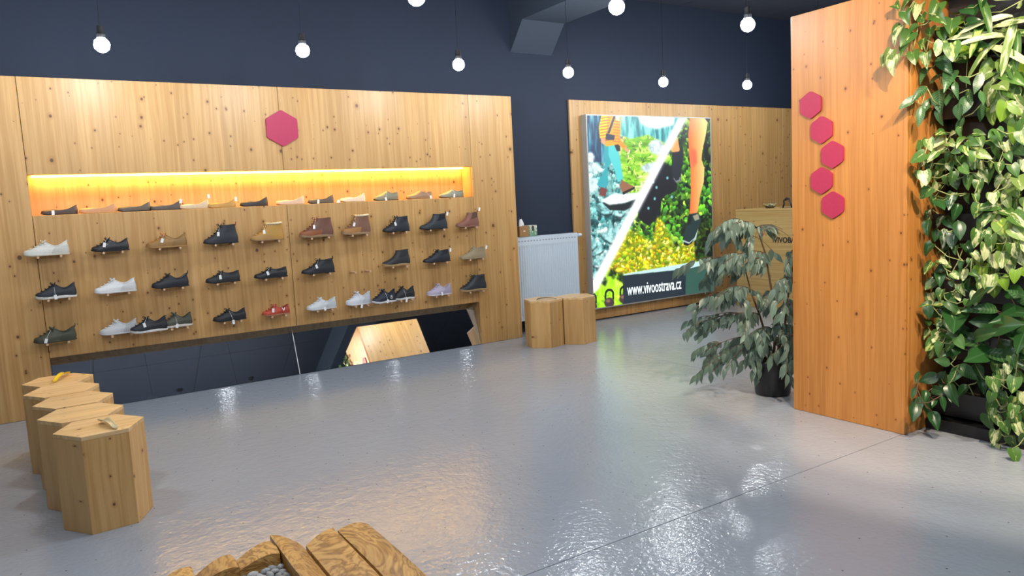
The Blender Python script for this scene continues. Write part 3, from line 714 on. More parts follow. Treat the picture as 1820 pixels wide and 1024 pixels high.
def shoe(x0, x1, y, z, kind, up, label, sole=None, lace=None, lining=(.03, .03, .035), rough=.55, tagpos='lace', rot=0.0, fur=None, pull=None,
         elastic=None, toe=None, mark=None, grp='display shoes on pegs', thick=.009, hs=1.0, pegs=True, tilt=0.0):
    K = KIND[kind]; L = x1-x0; L = max(L, .235)
    t = thing('shoe' if kind not in ('boot', 'chelsea') else 'boot', label, 'shoe' if kind not in ('boot', 'chelsea') else 'boot', ((x0+x1)/2, y, z), rot, grp)
    t.rotation_euler = (0, tilt, rot)
    cm = lambda c, tagn, r=rough: plain('%s_%.3f_%.3f_%.3f_%.2f' % (tagn, *c, r), tuple(c)+(1,), r, bscale=90, vary=.14, bump=.25)
    mu = cm(up, 'upper'); ms = cm(sole or tuple(c*.5 for c in up), 'sole', .7); ml = cm(lace or up, 'lace', .8); mi = cm(lining, 'lining', .85)
    fw = .046
    M = 28; NR = 11
    toez = lambda x: .010*max(0, (.22-(x/L+.5))/.22)**2
    def ringpt(s, k, off=0.0):
        ph = 2*PI*k/M; tt = (1-math.cos(ph))/2; sd = math.sin(ph)
        F = poly_at(K['F'], s); B = poly_at(K['B'], s)
        u = lerp(F[0], B[0], tt); x = (u-.5)*L
        zz = thick-.002 + hs*(lerp(F[1], B[1], tt) - K['dip']*(s**2.2)*math.sin(PI*tt)**1.4)
        wb = basew(tt)*fw*(1-.10*s); wt = abs(sd)*K['top']
        e = s**1.25
        # squash ring ends so the vamp domes over
        w = lerp(wb, wt, e) + off
        bulge = .004*math.sin(PI*min(1, s*1.6))*(1 if kind != 'flat' else .4)
        w += bulge*abs(sd)
        yv = math.copysign(w, sd) if abs(sd) > 1e-6 else 0.0
        return Vector((x, yv, zz+toez(x)))
    rings = [[ringpt(i/(NR-1), k) for k in range(M)] for i in range(NR)]
    m = MB(); m.add([p for r in rings for p in r], [(i*M+k, i*M+(k+1) % M, (i+1)*M+(k+1) % M, (i+1)*M+k) for i in range(NR-1) for k in range(M)])
    obj('upper', m, mu, t, 'all')
    # lining: drops from the collar into the shoe
    top = rings[-1]; cen = sum(top, Vector())/M
    m = MB(); vs = list(top)
    for f_, dz in ((.93, -.004), (.90, -.25), (.80, -.55)):
        for p in top:
            q = cen+(p-cen)*f_; vs.append(Vector((q.x, q.y, p.z+dz if dz > -.05 else max(thick+.004, p.z+dz*(p.z-thick)))))
    fs = [(i*M+k, i*M+(k+1) % M, (i+1)*M+(k+1) % M, (i+1)*M+k) for i in range(3) for k in range(M)]+[tuple(3*M+k for k in range(M))]
    m.add(vs, fs); obj('lining', m, mi, t, 'all')
    # collar
    cr = .009 if fur else .003
    m = MB().tube([p+Vector((0, 0, .002 if fur else 0)) for p in top], [cr*(1+.25*math.sin(k*2.7)) if fur else cr for k in range(M)], 6, closed=True)
    obj('collar', m, cm(fur, 'fleece', .95) if fur else mu, t, 'all')
    # sole
    m = MB(); so = []
    for k in range(M):
        ph = 2*PI*k/M; tt = (1-math.cos(ph))/2; x = (tt-.5)*(L+.006); yv = math.copysign(basew(tt)*fw*1.07+.001, math.sin(ph)) if 0 < k != M//2 else 0
        so.append((x, yv))
    vs = [(x*.985, yv*.93, toez(x)) for x, yv in so]+[(x, yv, .45*thick+toez(x)) for x, yv in so]+[(x, yv, thick+toez(x)+(.004*math.sin(x/L*9)+.003 if thick > .011 else 0)) for x, yv in so]
    m.add(vs, [tuple(range(M-1, -1, -1)), tuple(2*M+k for k in range(M))]+[(i*M+k, i*M+(k+1) % M, (i+1)*M+(k+1) % M, (i+1)*M+k) for i in range(2) for k in range(M)])
    obj('sole', m, ms, t, True)
    if toe:     # contrasting toe cap / foxing shell
        m = MB(); idx = [k % M for k in range(-8, 9)]; rr = [[ringpt(i/20, k, .0012)+Vector((0, 0, .0012)) for k in idx] for i in range(0, 9)]
        m.add([p for r in rr for p in r], [(i*17+k, i*17+k+1, (i+1)*17+k+1, (i+1)*17+k) for i in range(8) for k in range(16)])
        obj('toe_cap', m, cm(toe, 'toe'), t, 'all')
    if kind == 'low':
        m = MB(); idx = [M//2+k for k in range(-6, 7)]; rr = [[ringpt(i/14, k, .0010)+Vector((.0012, 0, 0)) for k in idx] for i in range(0, 10)]
        m.add([p for r in rr for p in r], [(i*13+k, i*13+k+1, (i+1)*13+k+1, (i+1)*13+k) for i in range(9) for k in range(12)])
        obj('heel_counter', m, cm(tuple(c*.80 for c in up), 'counter'), t, 'all')
    tz = poly_at(K['F'], 1.0)
    if K['lace']:
        a, b, n = K['lace']; m = MB()
        for i in range(n):
            s = lerp(a, b, i/max(1, n-1)); F = poly_at(K['F'], s); F2 = poly_at(K['F'], max(0, s-.02))
            x = (F[0]-.5)*L; zz = thick+hs*F[1]+.003
            for sg in (1, -1):
                m.tube([(x+.012, -.022*sg, zz-.006), (x-.001, -.008*sg, zz+.001), (x-.004, .010*sg, zz+.001), (x+.004, .023*sg, zz-.005)], .0023, 5)
        x = (tz[0]-.5)*L-.004; zz = thick+hs*tz[1]-.002
        for sg in (1, -1):
            m.tube([(x, 0, zz+.003), (x-.012, -.014*sg, zz+.012), (x-.016, -.034*sg, zz+.006), (x-.006, -.036*sg, zz-.008), (x+.001, -.016*sg, zz-.002), (x, 0, zz+.003)], .0024, 5)
            m.tube([(x, 0, zz+.003), (x+.006, -.024*sg, zz-.004), (x+.004, -.040*sg, zz-.020)], .0022, 5)
        obj('laces', m, ml, t, 'all')
        m = MB(); F1 = poly_at(K['F'], .72); xa = (F1[0]-.5)*L; xb = (tz[0]-.5)*L; za = thick+hs*F1[1]; zb_ = thick+hs*tz[1]
        for w, q in ((-.018, 0),): pass
        vs = []
        for i in range(5):
            s = i/4; xs_ = lerp(xa, xb+.012, s); zs_ = lerp(za, zb_+.012, s)
            for j in range(5):
                c = j/2-1; vs.append((xs_+.006*c*c, c*.019, zs_-.005*c*c-.001))
        m.add(vs, [(i*5+j, i*5+j+1, i*5+j+6, i*5+j+5) for i in range(4) for j in range(4)]); obj('tongue', m, mu, t, 'all')
    if elastic:
        for sg, ks in ((1, range(M//2-8, M//2-2)), (-1, range(M//2+3, M//2+9))):
            ks = list(ks); m = MB(); rr = []
            for i in range(7):
                s = lerp(.62, 1.0, i/6); rr.append([ringpt(s, k, .0015) for k in ks])
            nk = len(ks); m.add([p for r in rr for p in r], [(i*nk+k, i*nk+k+1, (i+1)*nk+k+1, (i+1)*nk+k) for i in range(6) for k in range(nk-1)])
            obj('elastic_panel', m, cm(elastic, 'elastic', .9), t, 'all')
    hb = poly_at(K['B'], 1.0); hx, hz = (hb[0]-.5)*L, thick+hs*hb[1]
    if pull:
        obj('pull_tab', MB().tube([(hx-.001, -.006, hz-.012), (hx+.006, -.006, hz+.006), (hx+.005, -.003, hz+.017), (hx+.005, .003, hz+.017), (hx+.006, .006, hz+.006), (hx-.001, .006, hz-.012)], .003, 5), cm(pull, 'pull'), t, 'all')
    if mark:
        m = MB(); xm, zm = .055, .048; yv = -.043
        if mark == 'v':
            for dx in (-1, 1): m.prism([(xm+dx*.014, yv, zm+.014), (xm+dx*.008, yv, zm+.014), (xm-dx*.003, yv-.003, zm-.014), (xm+dx*.003, yv-.003, zm-.014)], (0, -.004, 0))
        else:
            for cz, r in ((.008, .007), (-.007, .009)): m.tube([(xm+r*math.cos(a), yv, zm+cz+r*math.sin(a)) for a in np.linspace(0, 2*PI, 11)[:-1]], .002, 5, closed=True)
        obj('emblem', m, M_CARD, t)
    if tagpos:
        if tagpos == 'lace': tx_, tz_, sx_, sz_ = (tz[0]-.5)*L-.028+random.uniform(-.008, .008), thick+hs*tz[1]*.50, (tz[0]-.5)*L-.002, thick+hs*tz[1]+.003
        elif tagpos == 'heel': tx_, tz_, sx_, sz_ = hx-.004, hz-.008, hx+.003, hz+.012
        elif tagpos == 'up': tx_, tz_, sx_, sz_ = hx-.002, hz+.024, hx+.003, hz+.012
        elif tagpos == 'front': tx_, tz_, sx_, sz_ = -.18*L, .016, -.12*L, .032
        else: tx_, tz_, sx_, sz_ = tagpos[0]*L, tagpos[1], (tz[0]-.5)*L, thick+hs*tz[1]
        a = random.uniform(-.35, .35); c, s_ = math.cos(a), math.sin(a); w, h = .0095, .017
        P = [(tx_+c*px-s_*pz, -.053, tz_+s_*px+c*pz) for px, pz in ((-w, -h), (w, -h), (w, h), (-w, h))]
        tg = obj('price_tag', MB().prism(P, (0, -.0012, 0)), M_CARD, t)
        obj('tag_string', MB().tube([(sx_, -.012, sz_), ((sx_+tx_)/2, -.047, (sz_+tz_)/2+.012), (tx_-s_*h*.8, -.0545, tz_+c*h*.8)], .0011, 4), M_STRING, tg)
    if pegs:
        for q in (-.20, .30):
            pa('peg', MB().tube([((x0+x1)/2+q*L, YA-.125, z-.0095), ((x0+x1)/2+q*L, YA-.0005, z-.0095)], .009, 10), M_PEG, smooth=True)
BLK = (.012, .013, .016); BLK2 = (.018, .022, .030); WHT = (.70, .71, .72); GUM = (.34, .20, .09); OFFW = (.62, .57, .46); NAVY = (.012, .018, .036); OLV = (.055, .060, .036)
YS = YA-.072; R1, R2, R3 = 1.213, .893, .570
S = shoe
S(-.066, .223, YS, R1, 'low', (.64, .63, .58), 'white low sneaker with cream laces, first on the top peg row', OFFW, (.66, .58, .42), (.5, .45, .36), tagpos=None)
S(.366, .623, YS, R1, 'low', BLK, 'black smooth leather low shoe, second on the top peg row', BLK, BLK, rough=.4, hs=.9)
S(.743, 1.043, YS, R1, 'low', (.29, .155, .045), 'bronze tan low shoe with orange laces on the top peg row', (.42, .25, .09), (.62, .22, .05), (.16, .10, .05))
S(1.168, 1.442, YS, R1, 'boot', BLK2, 'black padded lace boot with red heel loop on the top peg row', BLK, BLK, pull=(.45, .03, .03), hs=.93)
S(1.539, 1.822, YS, R1, 'boot', (.44, .235, .048), 'mustard yellow winter boot with fleece collar and tan sole', (.28, .17, .085), (.55, .36, .1), (.5, .42, .28), fur=(.62, .54, .36), toe=(.40, .22, .07), hs=.86)
S(1.958, 2.263, YS, R1, 'boot', (.15, .062, .042), 'dark brown lace boot with rust toe and beige sole, left of its fleece lined neighbour', (.30, .19, .10), (.28, .08, .05), (.07, .03, .02), toe=(.26, .085, .03), thick=.015, hs=.97)
S(2.340, 2.616, YS, R1, 'boot', (.18, .085, .05), 'brown lace boot with cream fleece lining and orange toe', (.32, .20, .11), (.45, .28, .12), (.6, .5, .35), fur=(.70, .60, .42), toe=(.36, .17, .05), thick=.015)
S(2.739, 3.007, YS, R1, 'boot', (.017, .020, .028), 'plain black lace up ankle boot beside black chelsea boot with heel loop', BLK, BLK, hs=.84)
S(3.117, 3.411, YS, R1, 'chelsea', (.020, .027, .038), 'black chelsea boot with tall heel loop on the top peg row', BLK, elastic=(.01, .013, .02), pull=BLK, tagpos='heel', hs=.93)
S(3.512, 3.768, YS, R1, 'chelsea', (.21, .082, .058), 'reddish brown chelsea boot, last on the top peg row', (.30, .16, .12), elastic=(.11, .055, .042), pull=(.14, .06, .04), tagpos='up', hs=.90, lining=(.08, .04, .03))
S(-.026, .238, YS, R2, 'low', BLK2, 'black low shoe with white sole, first on the middle peg row', (.72, .70, .66), BLK, tagpos=(-.02, .012), thick=.013, hs=1.0)
S(.354, .643, YS, R2, 'low', WHT, 'all white leather low sneaker on the middle peg row', (.70, .70, .69), WHT, (.6, .6, .6), tagpos=None, rough=.45)
S(.752, 1.026, YS, R2, 'low', (.012, .013, .022), 'black low sneaker with pale lining on the middle peg row', BLK, BLK, (.30, .34, .38), tagpos=None, pull=BLK)
S(1.155, 1.427, YS, R2, 'oxford', (.014, .016, .019), 'slim black low shoe on middle peg row, white tag at its side', BLK, BLK, hs=1.05)
S(1.543, 1.824, YS, R2, 'oxford', (.012, .014, .020), 'black oxford shoe with thin laces, below the yellow winter boot', BLK, BLK, rough=.4, hs=.98)
S(1.950, 2.248, YS, R2, 'chukka', (.013, .015, .021), 'black smooth chukka boot with white tag beside the empty pegs', BLK, BLK, pull=BLK)
S(2.710, 2.991, YS, R2, 'chelsea', (.022, .023, .026), 'black chelsea boot with gum sole, right of the empty pegs', (.38, .24, .10), elastic=(.03, .032, .035), tagpos=None, thick=.015, hs=.90)
S(3.133, 3.420, YS, R2, 'chukka', (.014, .018, .026), 'black desert boot with bow laces on the middle peg row', BLK, BLK, tagpos='heel', hs=.93)
S(3.535, 3.827, YS, R2, 'chukka', (.30, .235, .145), 'sand suede desert boot, last on the middle peg row', (.36, .27, .16), (.40, .34, .24), (.2, .16, .1), tagpos='heel', hs=.90, rough=.85)
S(-.069, .204, YS, R3, 'low', OLV, 'olive green low shoe, alone at the left of the bottom row', (.05, .05, .035), (.04, .045, .03), pull=OLV, tagpos=(-.22, .02))
S(.360, .624, YS+.020, R3, 'low', (.55, .56, .58), 'light grey sneaker with white sole behind the black one', (.68, .68, .68), (.66, .66, .66), (.45, .46, .48), tagpos=None)
S(.560, .831, YS-.062, R3-.003, 'low', (.013, .015, .023), 'black sneaker with white sole between the grey and olive ones', (.72, .71, .70), BLK, rot=.12, thick=.012, hs=1.05)
S(.790, 1.026, YS+.020, R3, 'low', (.065, .066, .046), 'dark olive sneaker with white sole, rightmost of three touching sneakers', (.70, .68, .63), (.05, .05, .04), thick=.013, tagpos=(-.02, .012))
S(1.183, 1.449, YS, R3, 'low', (.010, .011, .016), 'black low sneaker with loose bow and hanging tag on bottom row', BLK, BLK, tagpos=(.06, -.010), hs=.88)
S(1.585, 1.812, YS, R3, 'low', (.46, .055, .028), 'red childrens sneaker with white V mark and gum sole', (.38, .19, .10), (.4, .05, .03), (.10, .02, .02), mark='v', hs=.78)
S(1.966, 2.238, YS, R3, 'low', (.60, .63, .65), 'white sneaker with laces, alone right of the red one', (.58, .60, .62), (.68, .7, .7), (.5, .52, .54), tagpos=(.05, .008), hs=.95)
S(2.333, 2.573, YS+.012, R3, 'low', (.62, .64, .70), 'white sneaker with hanging tag, left of the navy one', (.70, .70, .72), (.68, .7, .74), (.5, .52, .56), tagpos=(.04, -.012), hs=1.1)
S(2.562, 2.804, YS-.045, R3-.002, 'low', NAVY, 'navy sneaker with white sole and looped side mark', (.70, .70, .71), NAVY, mark='o', rot=.12, thick=.012, tagpos=(.02, .014), hs=1.1)
S(2.787, 3.015, YS+.012, R3, 'low', (.012, .014, .018), 'black sneaker with white sole, right of the navy one', (.68, .68, .68), BLK, thick=.013, tagpos=(.04, -.008), hs=1.08)
S(3.146, 3.411, YS, R3, 'low', (.44, .38, .50), 'lavender sneaker with white sole on the bottom peg row', (.66, .64, .66), (.42, .36, .48), (.3, .26, .34), tagpos=(.02, .015), hs=1.0)
S(3.513, 3.816, YS, R3, 'boot', (.022, .026, .032), 'black lace boot with gum sole, last on the bottom row', (.36, .24, .12), (.03, .035, .04), tagpos=None, thick=.015, hs=.88)
for xq in (2.423, 2.566):
    pa('peg', MB().tube([(xq, YA-.125, .872), (xq, YA-.0005, .872)], .009, 10), M_PEG, smooth=True)
YN = YA+.082; g2 = 'shoes in the lit niche'
for (a, b, k, c, lab, so, ta, hs) in (
  (.074, .315, 'flat', (.060, .038, .032), 'dark brown ballerina with striped heel, first in the lit niche', (.05, .03, .025), 'front', .95),
  (.321, .582, 'flat', (.50, .27, .13), 'tan leather ballerina with white heel tag, second in the niche', (.5, .3, .14), None, 1.05),
  (.586, .824, 'flat', (.085, .075, .060), 'olive brown ballerina, third in the lit niche', (.03, .03, .03), None, 1.0),
  (.831, 1.036, 'flat', (.070, .065, .060), 'charcoal ballerina with white tag at heel, fourth in niche', (.05, .05, .045), 'heel', 1.0),
  (1.041, 1.257, 'flat', (.52, .45, .32), 'cream ballerina, fifth from left in the lit niche', (.5, .42, .28), 'up', 1.0),
  (1.262, 1.468, 'flat', (.42, .26, .07), 'ochre ballerina with white heel tag, sixth in the niche', (.4, .25, .08), 'heel', 1.0),
  (1.521, 1.749, 'flat', (.030, .025, .026), 'black ballerina with pointed heel, in the middle of the niche', (.02, .02, .02), None, 1.05),
  (1.822, 2.072, 'flat', (.62, .46, .33), 'pale pink ballerina right of the black one in the niche', (.5, .36, .24), None, 1.0),
  (2.106, 2.344, 'flat', (.11, .085, .065), 'grey brown ballerina with white tag at toe in the niche', (.06, .05, .04), 'front', 1.0),
  (2.406, 2.647, 'flat', (.68, .60, .46), 'off white ballerina, last ballerina before the slip-ons', (.6, .5, .35), None, 1.05),
  (2.735, 2.981, 'slipon', (.21, .21, .145), 'grey green slip-on shoe with dark sole in the niche', (.05, .05, .04), (-.1, .012), .95),
  (3.069, 3.342, 'slipon', (.30, .185, .10), 'brown slip-on shoe, second from right in the niche', (.3, .17, .08), (.36, .012), .85),
  (3.424, 3.695, 'slipon', (.21, .235, .185), 'teal grey slip-on shoe at the right end of the niche', (.2, .14, .08), (.02, .018), .85)):
    S(a, b, YN, NB+.001, k, c, lab, so, lining=(tuple(x*.55 for x in c)), tagpos=ta, grp=g2, pegs=False, thick=.007, hs=hs*1.08, rough=.5)
o = obj('price_card', MB().prism([(-.018, 0, 0), (.018, 0, 0), (.010, .004, .024), (-.006, .004, .026)], (0, .001, 0)), M_CARD, loc=(2.375, YA+.045, NB+.001))
tag(o, 'small loose white price card in the niche beside the off white ballerina', 'card')

# ------------------------------------------------------------------ reception desk and the things on it
DX0, DX1, DY0, DY1, DZ = 7.37, 8.05, 4.1, 6.305, 1.205
desk = thing('reception_desk', 'spruce reception desk behind the weeping fig, with black lettering and red dot', 'desk', (7.7, 5.2, 0))
pa('front_panel', MB().box(DX0, DX0+.027, DY0, DY1, .001, DZ-.0275), M_DESK, parent=desk, bevel=.002)
pa('side_panel', MB().box(DX0+.0275, DX1, DY1-.027, DY1, .001, DZ-.0275), M_DESK, parent=desk)
pa('side_panel', MB().box(DX0+.0275, DX1, DY0, DY0+.027, .001, DZ-.0275), M_DESK, parent=desk)
pa('counter_top', MB().box(DX0-.002, DX1, DY0-.002, DY1+.002, DZ-.027, DZ), M_DESK, parent=desk, bevel=.002)
text_obj('lettering', 'VIVOBAREFOOT', plain('black_lettering', (.012, .012, .014, 1), .6), desk, (DX0-.001, 5.742, .806), (0, -1, 0), (0, 0, 1), .088, sx=.95, off=.003)
pa('red_dot', MB().prism([(DX0-.0005, 5.925+.035*math.cos(a), .905+.035*math.sin(a)) for a in np.linspace(0, 2*PI, 21)[:-1]], (-.001, 0, 0)), plain('red_print', (.35, .03, .03, 1), .6), parent=desk)
m, nt, b = nmat('clear_glass'); b.inputs['Transmission Weight'].default_value = 1; b.inputs['Roughness'].default_value = .02; b.inputs['IOR'].default_value = 1.45; b.inputs['Base Color'].default_value = (.93, .97, .93, 1)
tcg = N(nt, 'ShaderNodeTexCoord'); bpg = N(nt, 'ShaderNodeBump'); bpg.inputs['Strength'].default_value = .4; bpg.inputs['Distance'].default_value = .004
nt.links.new(noise_(nt, tcg.outputs['Object'], 60, 1), bpg.inputs['Height']); nt.links.new(bpg.outputs[0], b.inputs['Normal'])
bp_ = at_x(1350, 373, DX0+.12)
bw = thing('glass_bowl', 'cut glass bowl of sweets standing on the reception desk', 'bowl', (DX0+.14, 5.90, DZ+.001))
obj('bowl', MB().lathe([(0, 0), (.045, 0), (.05, .008), (.075, .035), (.088, .068), (.084, .068), (.07, .037), (.046, .013), (0, .010)], 24), m, bw, True)
for i in range(14):
    a = i*2.4; r = .012+.04*(i % 3)/2.2
    q = obj('sweet', MB().lathe([(0, -.009), (.008, -.005), (.011, 0), (.008, .005), (0, .009)], 8), plain(('sweet_green', 'sweet_cream', 'sweet_yellow')[i % 3], ((.12, .28, .10, 1), (.75, .72, .6, 1), (.65, .6, .2, 1))[i % 3], .4), loc=(DX0+.14+r*math.cos(a), 5.90+r*math.sin(a), DZ+.028+.014*(i//7)), smooth='all')
    tag(q, 'small wrapped sweet inside the cut glass bowl on the desk', 'sweet', 'sweets in the glass bowl')
st_ = thing('black_stand', 'small black bent wire stand on the reception desk beside the bowl', 'stand', (DX0+.12, 5.64, DZ))
obj('frame', MB().tube([(0, .062, .006), (0, .045, .05), (0, .05, .085), (0, .012, .118), (0, -.025, .108), (0, -.03, .075), (0, -.05, .045), (0, -.058, .006)], .0085, 8), M_BLACKPL, st_, 'all')
obj('cross_bar', MB().tube([(0, .05, .085), (0, .02, .092), (0, -.025, .108)], .007, 8), M_BLACKPL, st_, 'all')
obj('base', MB().box(-.03, .03, -.07, .09, .0005, .006), M_BLACKPL, st_)
cs = thing('card_holder', 'black angular card holder on the desk, half hidden by the pillar', 'holder', (DX0+.12, 5.475, DZ+.0005))
obj('base', MB().box(-.03, .03, -.06, .06, 0, .008), M_BLACKPL, cs)
obj('back_plate', MB().prism([(-.02, .055, .0085), (-.02, -.055, .0085), (-.02, -.055, .075), (-.02, .02, .06)], (.006, 0, 0)), M_BLACKPL, cs)

# ------------------------------------------------------------------ olive wood stepping path
path = thing('stepping_path', 'barefoot stepping path of polished olive wood half logs framing a pebble tray', 'barefoot path', (.7, 2.6, 0))
def halflog(x0, x1, y0, y1, zl, zpk, zr, name='half_log', pk=.62, skew0=0.0, skew1=0.0):
    m = MB(); n = 12; prof = []
    for i in range(n+1):
        s = i/n; x = lerp(x0, x1, s)
        if s < pk: z = zl+(zpk-zl)*math.sin(s/pk*PI/2)
        else: z = zr+(zpk-zr)*math.cos((s-pk)/(1-pk)*PI/2)
        prof.append((x, z))
    prof = [(x0, .004)]+prof+[(x1, .004)]
    k = len(prof); vs = []; st = [0, .25, .5, .75, 1]
    for j, s in enumerate(st):
        for (x, z) in prof:
            f_ = (x-x0)/(x1-x0); ya = y0+skew0*f_; yb = y1+skew1*f_
            vs.append((x+.003*math.sin(7*s+x0*9), lerp(ya, yb, s), z))
    fs = [tuple(range(k-1, -1, -1)), tuple((len(st)-1)*k+i for i in range(k))]
    for j in range(len(st)-1):
        for i in range(k): fs.append((j*k+i, j*k+(i+1) % k, (j+1)*k+(i+1) % k, (j+1)*k+i))
    m.add(vs, fs); o = pa(name, m, M_OLIVE, parent=path, smooth=True, bevel=0)
    return o
halflog(.700, .800, 1.75, 3.072, .100, .103, .066, pk=.12, skew1=-.10)
halflog(.806, .938, 1.75, 2.935, .074, .100, .097, pk=.8, skew1=.045)
halflog(.950, 1.085, 1.75, 2.950, .092, .105, .084, pk=.5, skew1=.0)
halflog(.540, .694, 2.885, 2.975, .074, .104, .096, pk=.75, skew0=.0, skew1=.05)
halflog(.388, .534, 2.870, 2.955, .072, .103, .094, pk=.75, skew0=.0, skew1=.05)
halflog(.238, .382, 2.870, 2.960, .070, .102, .092, pk=.7, skew0=.0, skew1=.045)
halflog(.085, .232, 2.870, 2.955, .070, .102, .092, pk=.7, skew0=.0, skew1=.045)
pa('tray_bottom', MB().box(.10, .698, 1.8, 2.865, .0005, .040), plain('tray_board', (.09, .05, .03, 1), .8), parent=path)
pmesh = []
for v in range(8):
    bm = bmesh.new(); bmesh.ops.create_icosphere(bm, subdivisions=2, radius=1)
    for q in bm.verts:
        q.co *= 1+.18*mnoise.noise(q.co*1.1+Vector((v*9.1, 0, 0)))
        q.co = Vector((q.co.x*.021, q.co.y*.014, q.co.z*.011))
    me = bpy.data.meshes.new('pebble'); bm.to_mesh(me); bm.free(); me.polygons.foreach_set('use_smooth', [True]*len(me.polygons))
    g = (.13, .24, .36, .48, .19, .31, .42, .27)[v]; me.materials.append(plain('pebble_%d' % v, (g, g*1.0, g*.98, 1), .55, bscale=120, vary=.25)); pmesh.append(me)
pts = []
for tr in range(6000):
    x = random.uniform(.13, .685); y = random.uniform(2.34, 2.860)
    if all((x-a)**2+(y-b)**2 > .0255**2 for a, b in pts): pts.append((x, y))
    if len(pts) >= 280: break
for (x, y) in pts:
    o = bpy.data.objects.new('pebble', random.choice(pmesh)); C.objects.link(o)
    o.location = (x, y, .0555+random.uniform(0, .012)); o.rotation_euler = (random.uniform(-.4, .4), random.uniform(-.4, .4), random.uniform(0, PI)); s = random.uniform(.8, 1.15); o.scale = (s, s, s)
    tag(o, 'smooth grey pebble in the tray of the olive wood path', 'pebble', 'pebbles in the stepping path')

# ------------------------------------------------------------------ leaves
def leaf_mesh(name, shape, fold=.25, droop=.35, nx=8, wave=0.0):
    vs = []; fs = []; nyh = 2
    for i in range(nx+1):
        s = i/nx; w = shape(s)
        x = s; zc = -droop*s*s
        for j in range(-nyh, nyh+1):
            c = j/nyh
            vs.append((x - (.10*abs(c) if 'heart' in name and s < .15 else 0), c*w, zc + fold*abs(c)*w + wave*math.sin(s*11+c)*abs(c)))
    k = 2*nyh+1
    for i in range(nx):
        for j in range(k-1): fs.append((i*k+j, i*k+j+1, (i+1)*k+j+1, (i+1)*k+j))
    me = bpy.data.meshes.new(name); me.from_pydata(vs, [], fs); me.polygons.foreach_set('use_smooth', [True]*len(me.polygons)); return me
SH = dict(
 heart=lambda s: .40*math.sin(PI*min(1, (s+.10)/1.1)**.62)**.8 if s < 1 else .0,
 ovate=lambda s: .30*math.sin(PI*s**.75)**.9 if 0 < s < 1 else .004,
 lance=lambda s: .20*math.sin(PI*s**.8)**.9 if 0 < s < 1 else .004,
 fig=lambda s: .20*math.sin(PI*s**.72)**1.1 if 0 < s < 1 else .004,
 strap=lambda s: (.055+.05*math.sin(PI*s**.9)) if s < .97 else .008)
def leaf_mat(name, green, pale, amount, mid=True, rough=.35, stripes=0):
    m, nt, b = nmat(name); tc = N(nt, 'ShaderNodeTexCoord'); oi = N(nt, 'ShaderNodeObjectInfo')
    sp = N(nt, 'ShaderNodeSeparateXYZ'); nt.links.new(tc.outputs['Object'], sp.inputs[0])
    r = oi.outputs['Random']; ay = math_(nt, 'ABSOLUTE', sp.outputs[1])
    nz = noise_(nt, comb(nt, math_(nt, 'ADD', math_(nt, 'MULTIPLY', sp.outputs[0], 2.2), math_(nt, 'MULTIPLY', r, 31)), math_(nt, 'MULTIPLY', sp.outputs[1], 7), r), 1.4, 2)
    k = math_(nt, 'ADD', math_(nt, 'SUBTRACT', nz, math_(nt, 'MULTIPLY', ay, 1.1 if mid else .0)), math_(nt, 'MULTIPLY', math_(nt, 'SUBTRACT', r, .5), .35))
    fac = smooth_step(nt, k, .58-amount, .76-amount)
    if stripes:
        w = math_(nt, 'ADD', math_(nt, 'MULTIPLY', sp.outputs[0], stripes), math_(nt, 'MULTIPLY', ay, -stripes*.9))
        sw = smooth_step(nt, math_(nt, 'SINE', w), .2, .8); fac = math_(nt, 'MULTIPLY', math_(nt, 'MULTIPLY', sw, smooth_step(nt, ay, .26, .05)), min(1, amount*2.2))
    g2 = tuple(c*.55 for c in green)+(1,); g1 = tuple(green)+(1,)
    c0 = mix(nt, math_(nt, 'FRACT', math_(nt, 'MULTIPLY', r, 7.3)), g2, g1)
    c = mix(nt, fac, c0, tuple(pale)+(1,))
    vein = math_(nt, 'SUBTRACT', 1.0, smooth_step(nt, ay, .006, .018))
    c = mix(nt, math_(nt, 'MULTIPLY', vein, .5), c, tuple(min(1, x*1.3+.05) for x in green)+(1,))
    nt.links.new(c, b.inputs['Base Color']); b.inputs['Roughness'].default_value = rough
    tr = N(nt, 'ShaderNodeBsdfTranslucent'); nt.links.new(c, tr.inputs[0]); ms = N(nt, 'ShaderNodeMixShader'); ms.inputs[0].default_value = .22
    out = nt.nodes['Material Output']; nt.links.new(b.outputs[0], ms.inputs[1]); nt.links.new(tr.outputs[0], ms.inputs[2]); nt.links.new(ms.outputs[0], out.inputs[0])
    return m
GR = (.075, .20, .035); DG = (.022, .085, .022)
LM = dict(
 pothos=leaf_mat('pothos_leaf', (.11, .25, .045), (.68, .72, .38), .25),
 pothosg=leaf_mat('pothos_green_leaf', (.085, .21, .045), (.52, .62, .18), .10),
 pale=leaf_mat('pale_leaf', (.24, .38, .09), (.70, .75, .44), .26),
 dark=leaf_mat('dark_leaf', (.030, .11, .028), (.10, .22, .08), -.1, rough=.28),
 stripe=leaf_mat('striped_leaf', (.05, .15, .045), (.17, .30, .14), .24, stripes=62, rough=.3),
 white=leaf_mat('white_striped_leaf', (.035, .12, .03), (.62, .68, .58), .13, rough=.3),
 yel=leaf_mat('lime_leaf', (.22, .40, .04), (.60, .68, .12), .05),
 fig=leaf_mat('fig_leaf', (.20, .30, .235), (.34, .43, .37), 0.02, rough=.34))
LS = {}
def leafset(kind, matk):
    if (kind, matk) not in LS:
        L_ = []
        for fo, dr, wv in ((.25, .25, 0), (.45, .45, .02), (.10, .12, .015), (.6, .6, 0)):
            me = leaf_mesh(kind+'_leaf', SH[kind], fo, dr, 8, wv); me.materials.append(LM[matk]); L_.append(me)
        LS[(kind, matk)] = L_
    return LS[(kind, matk)]
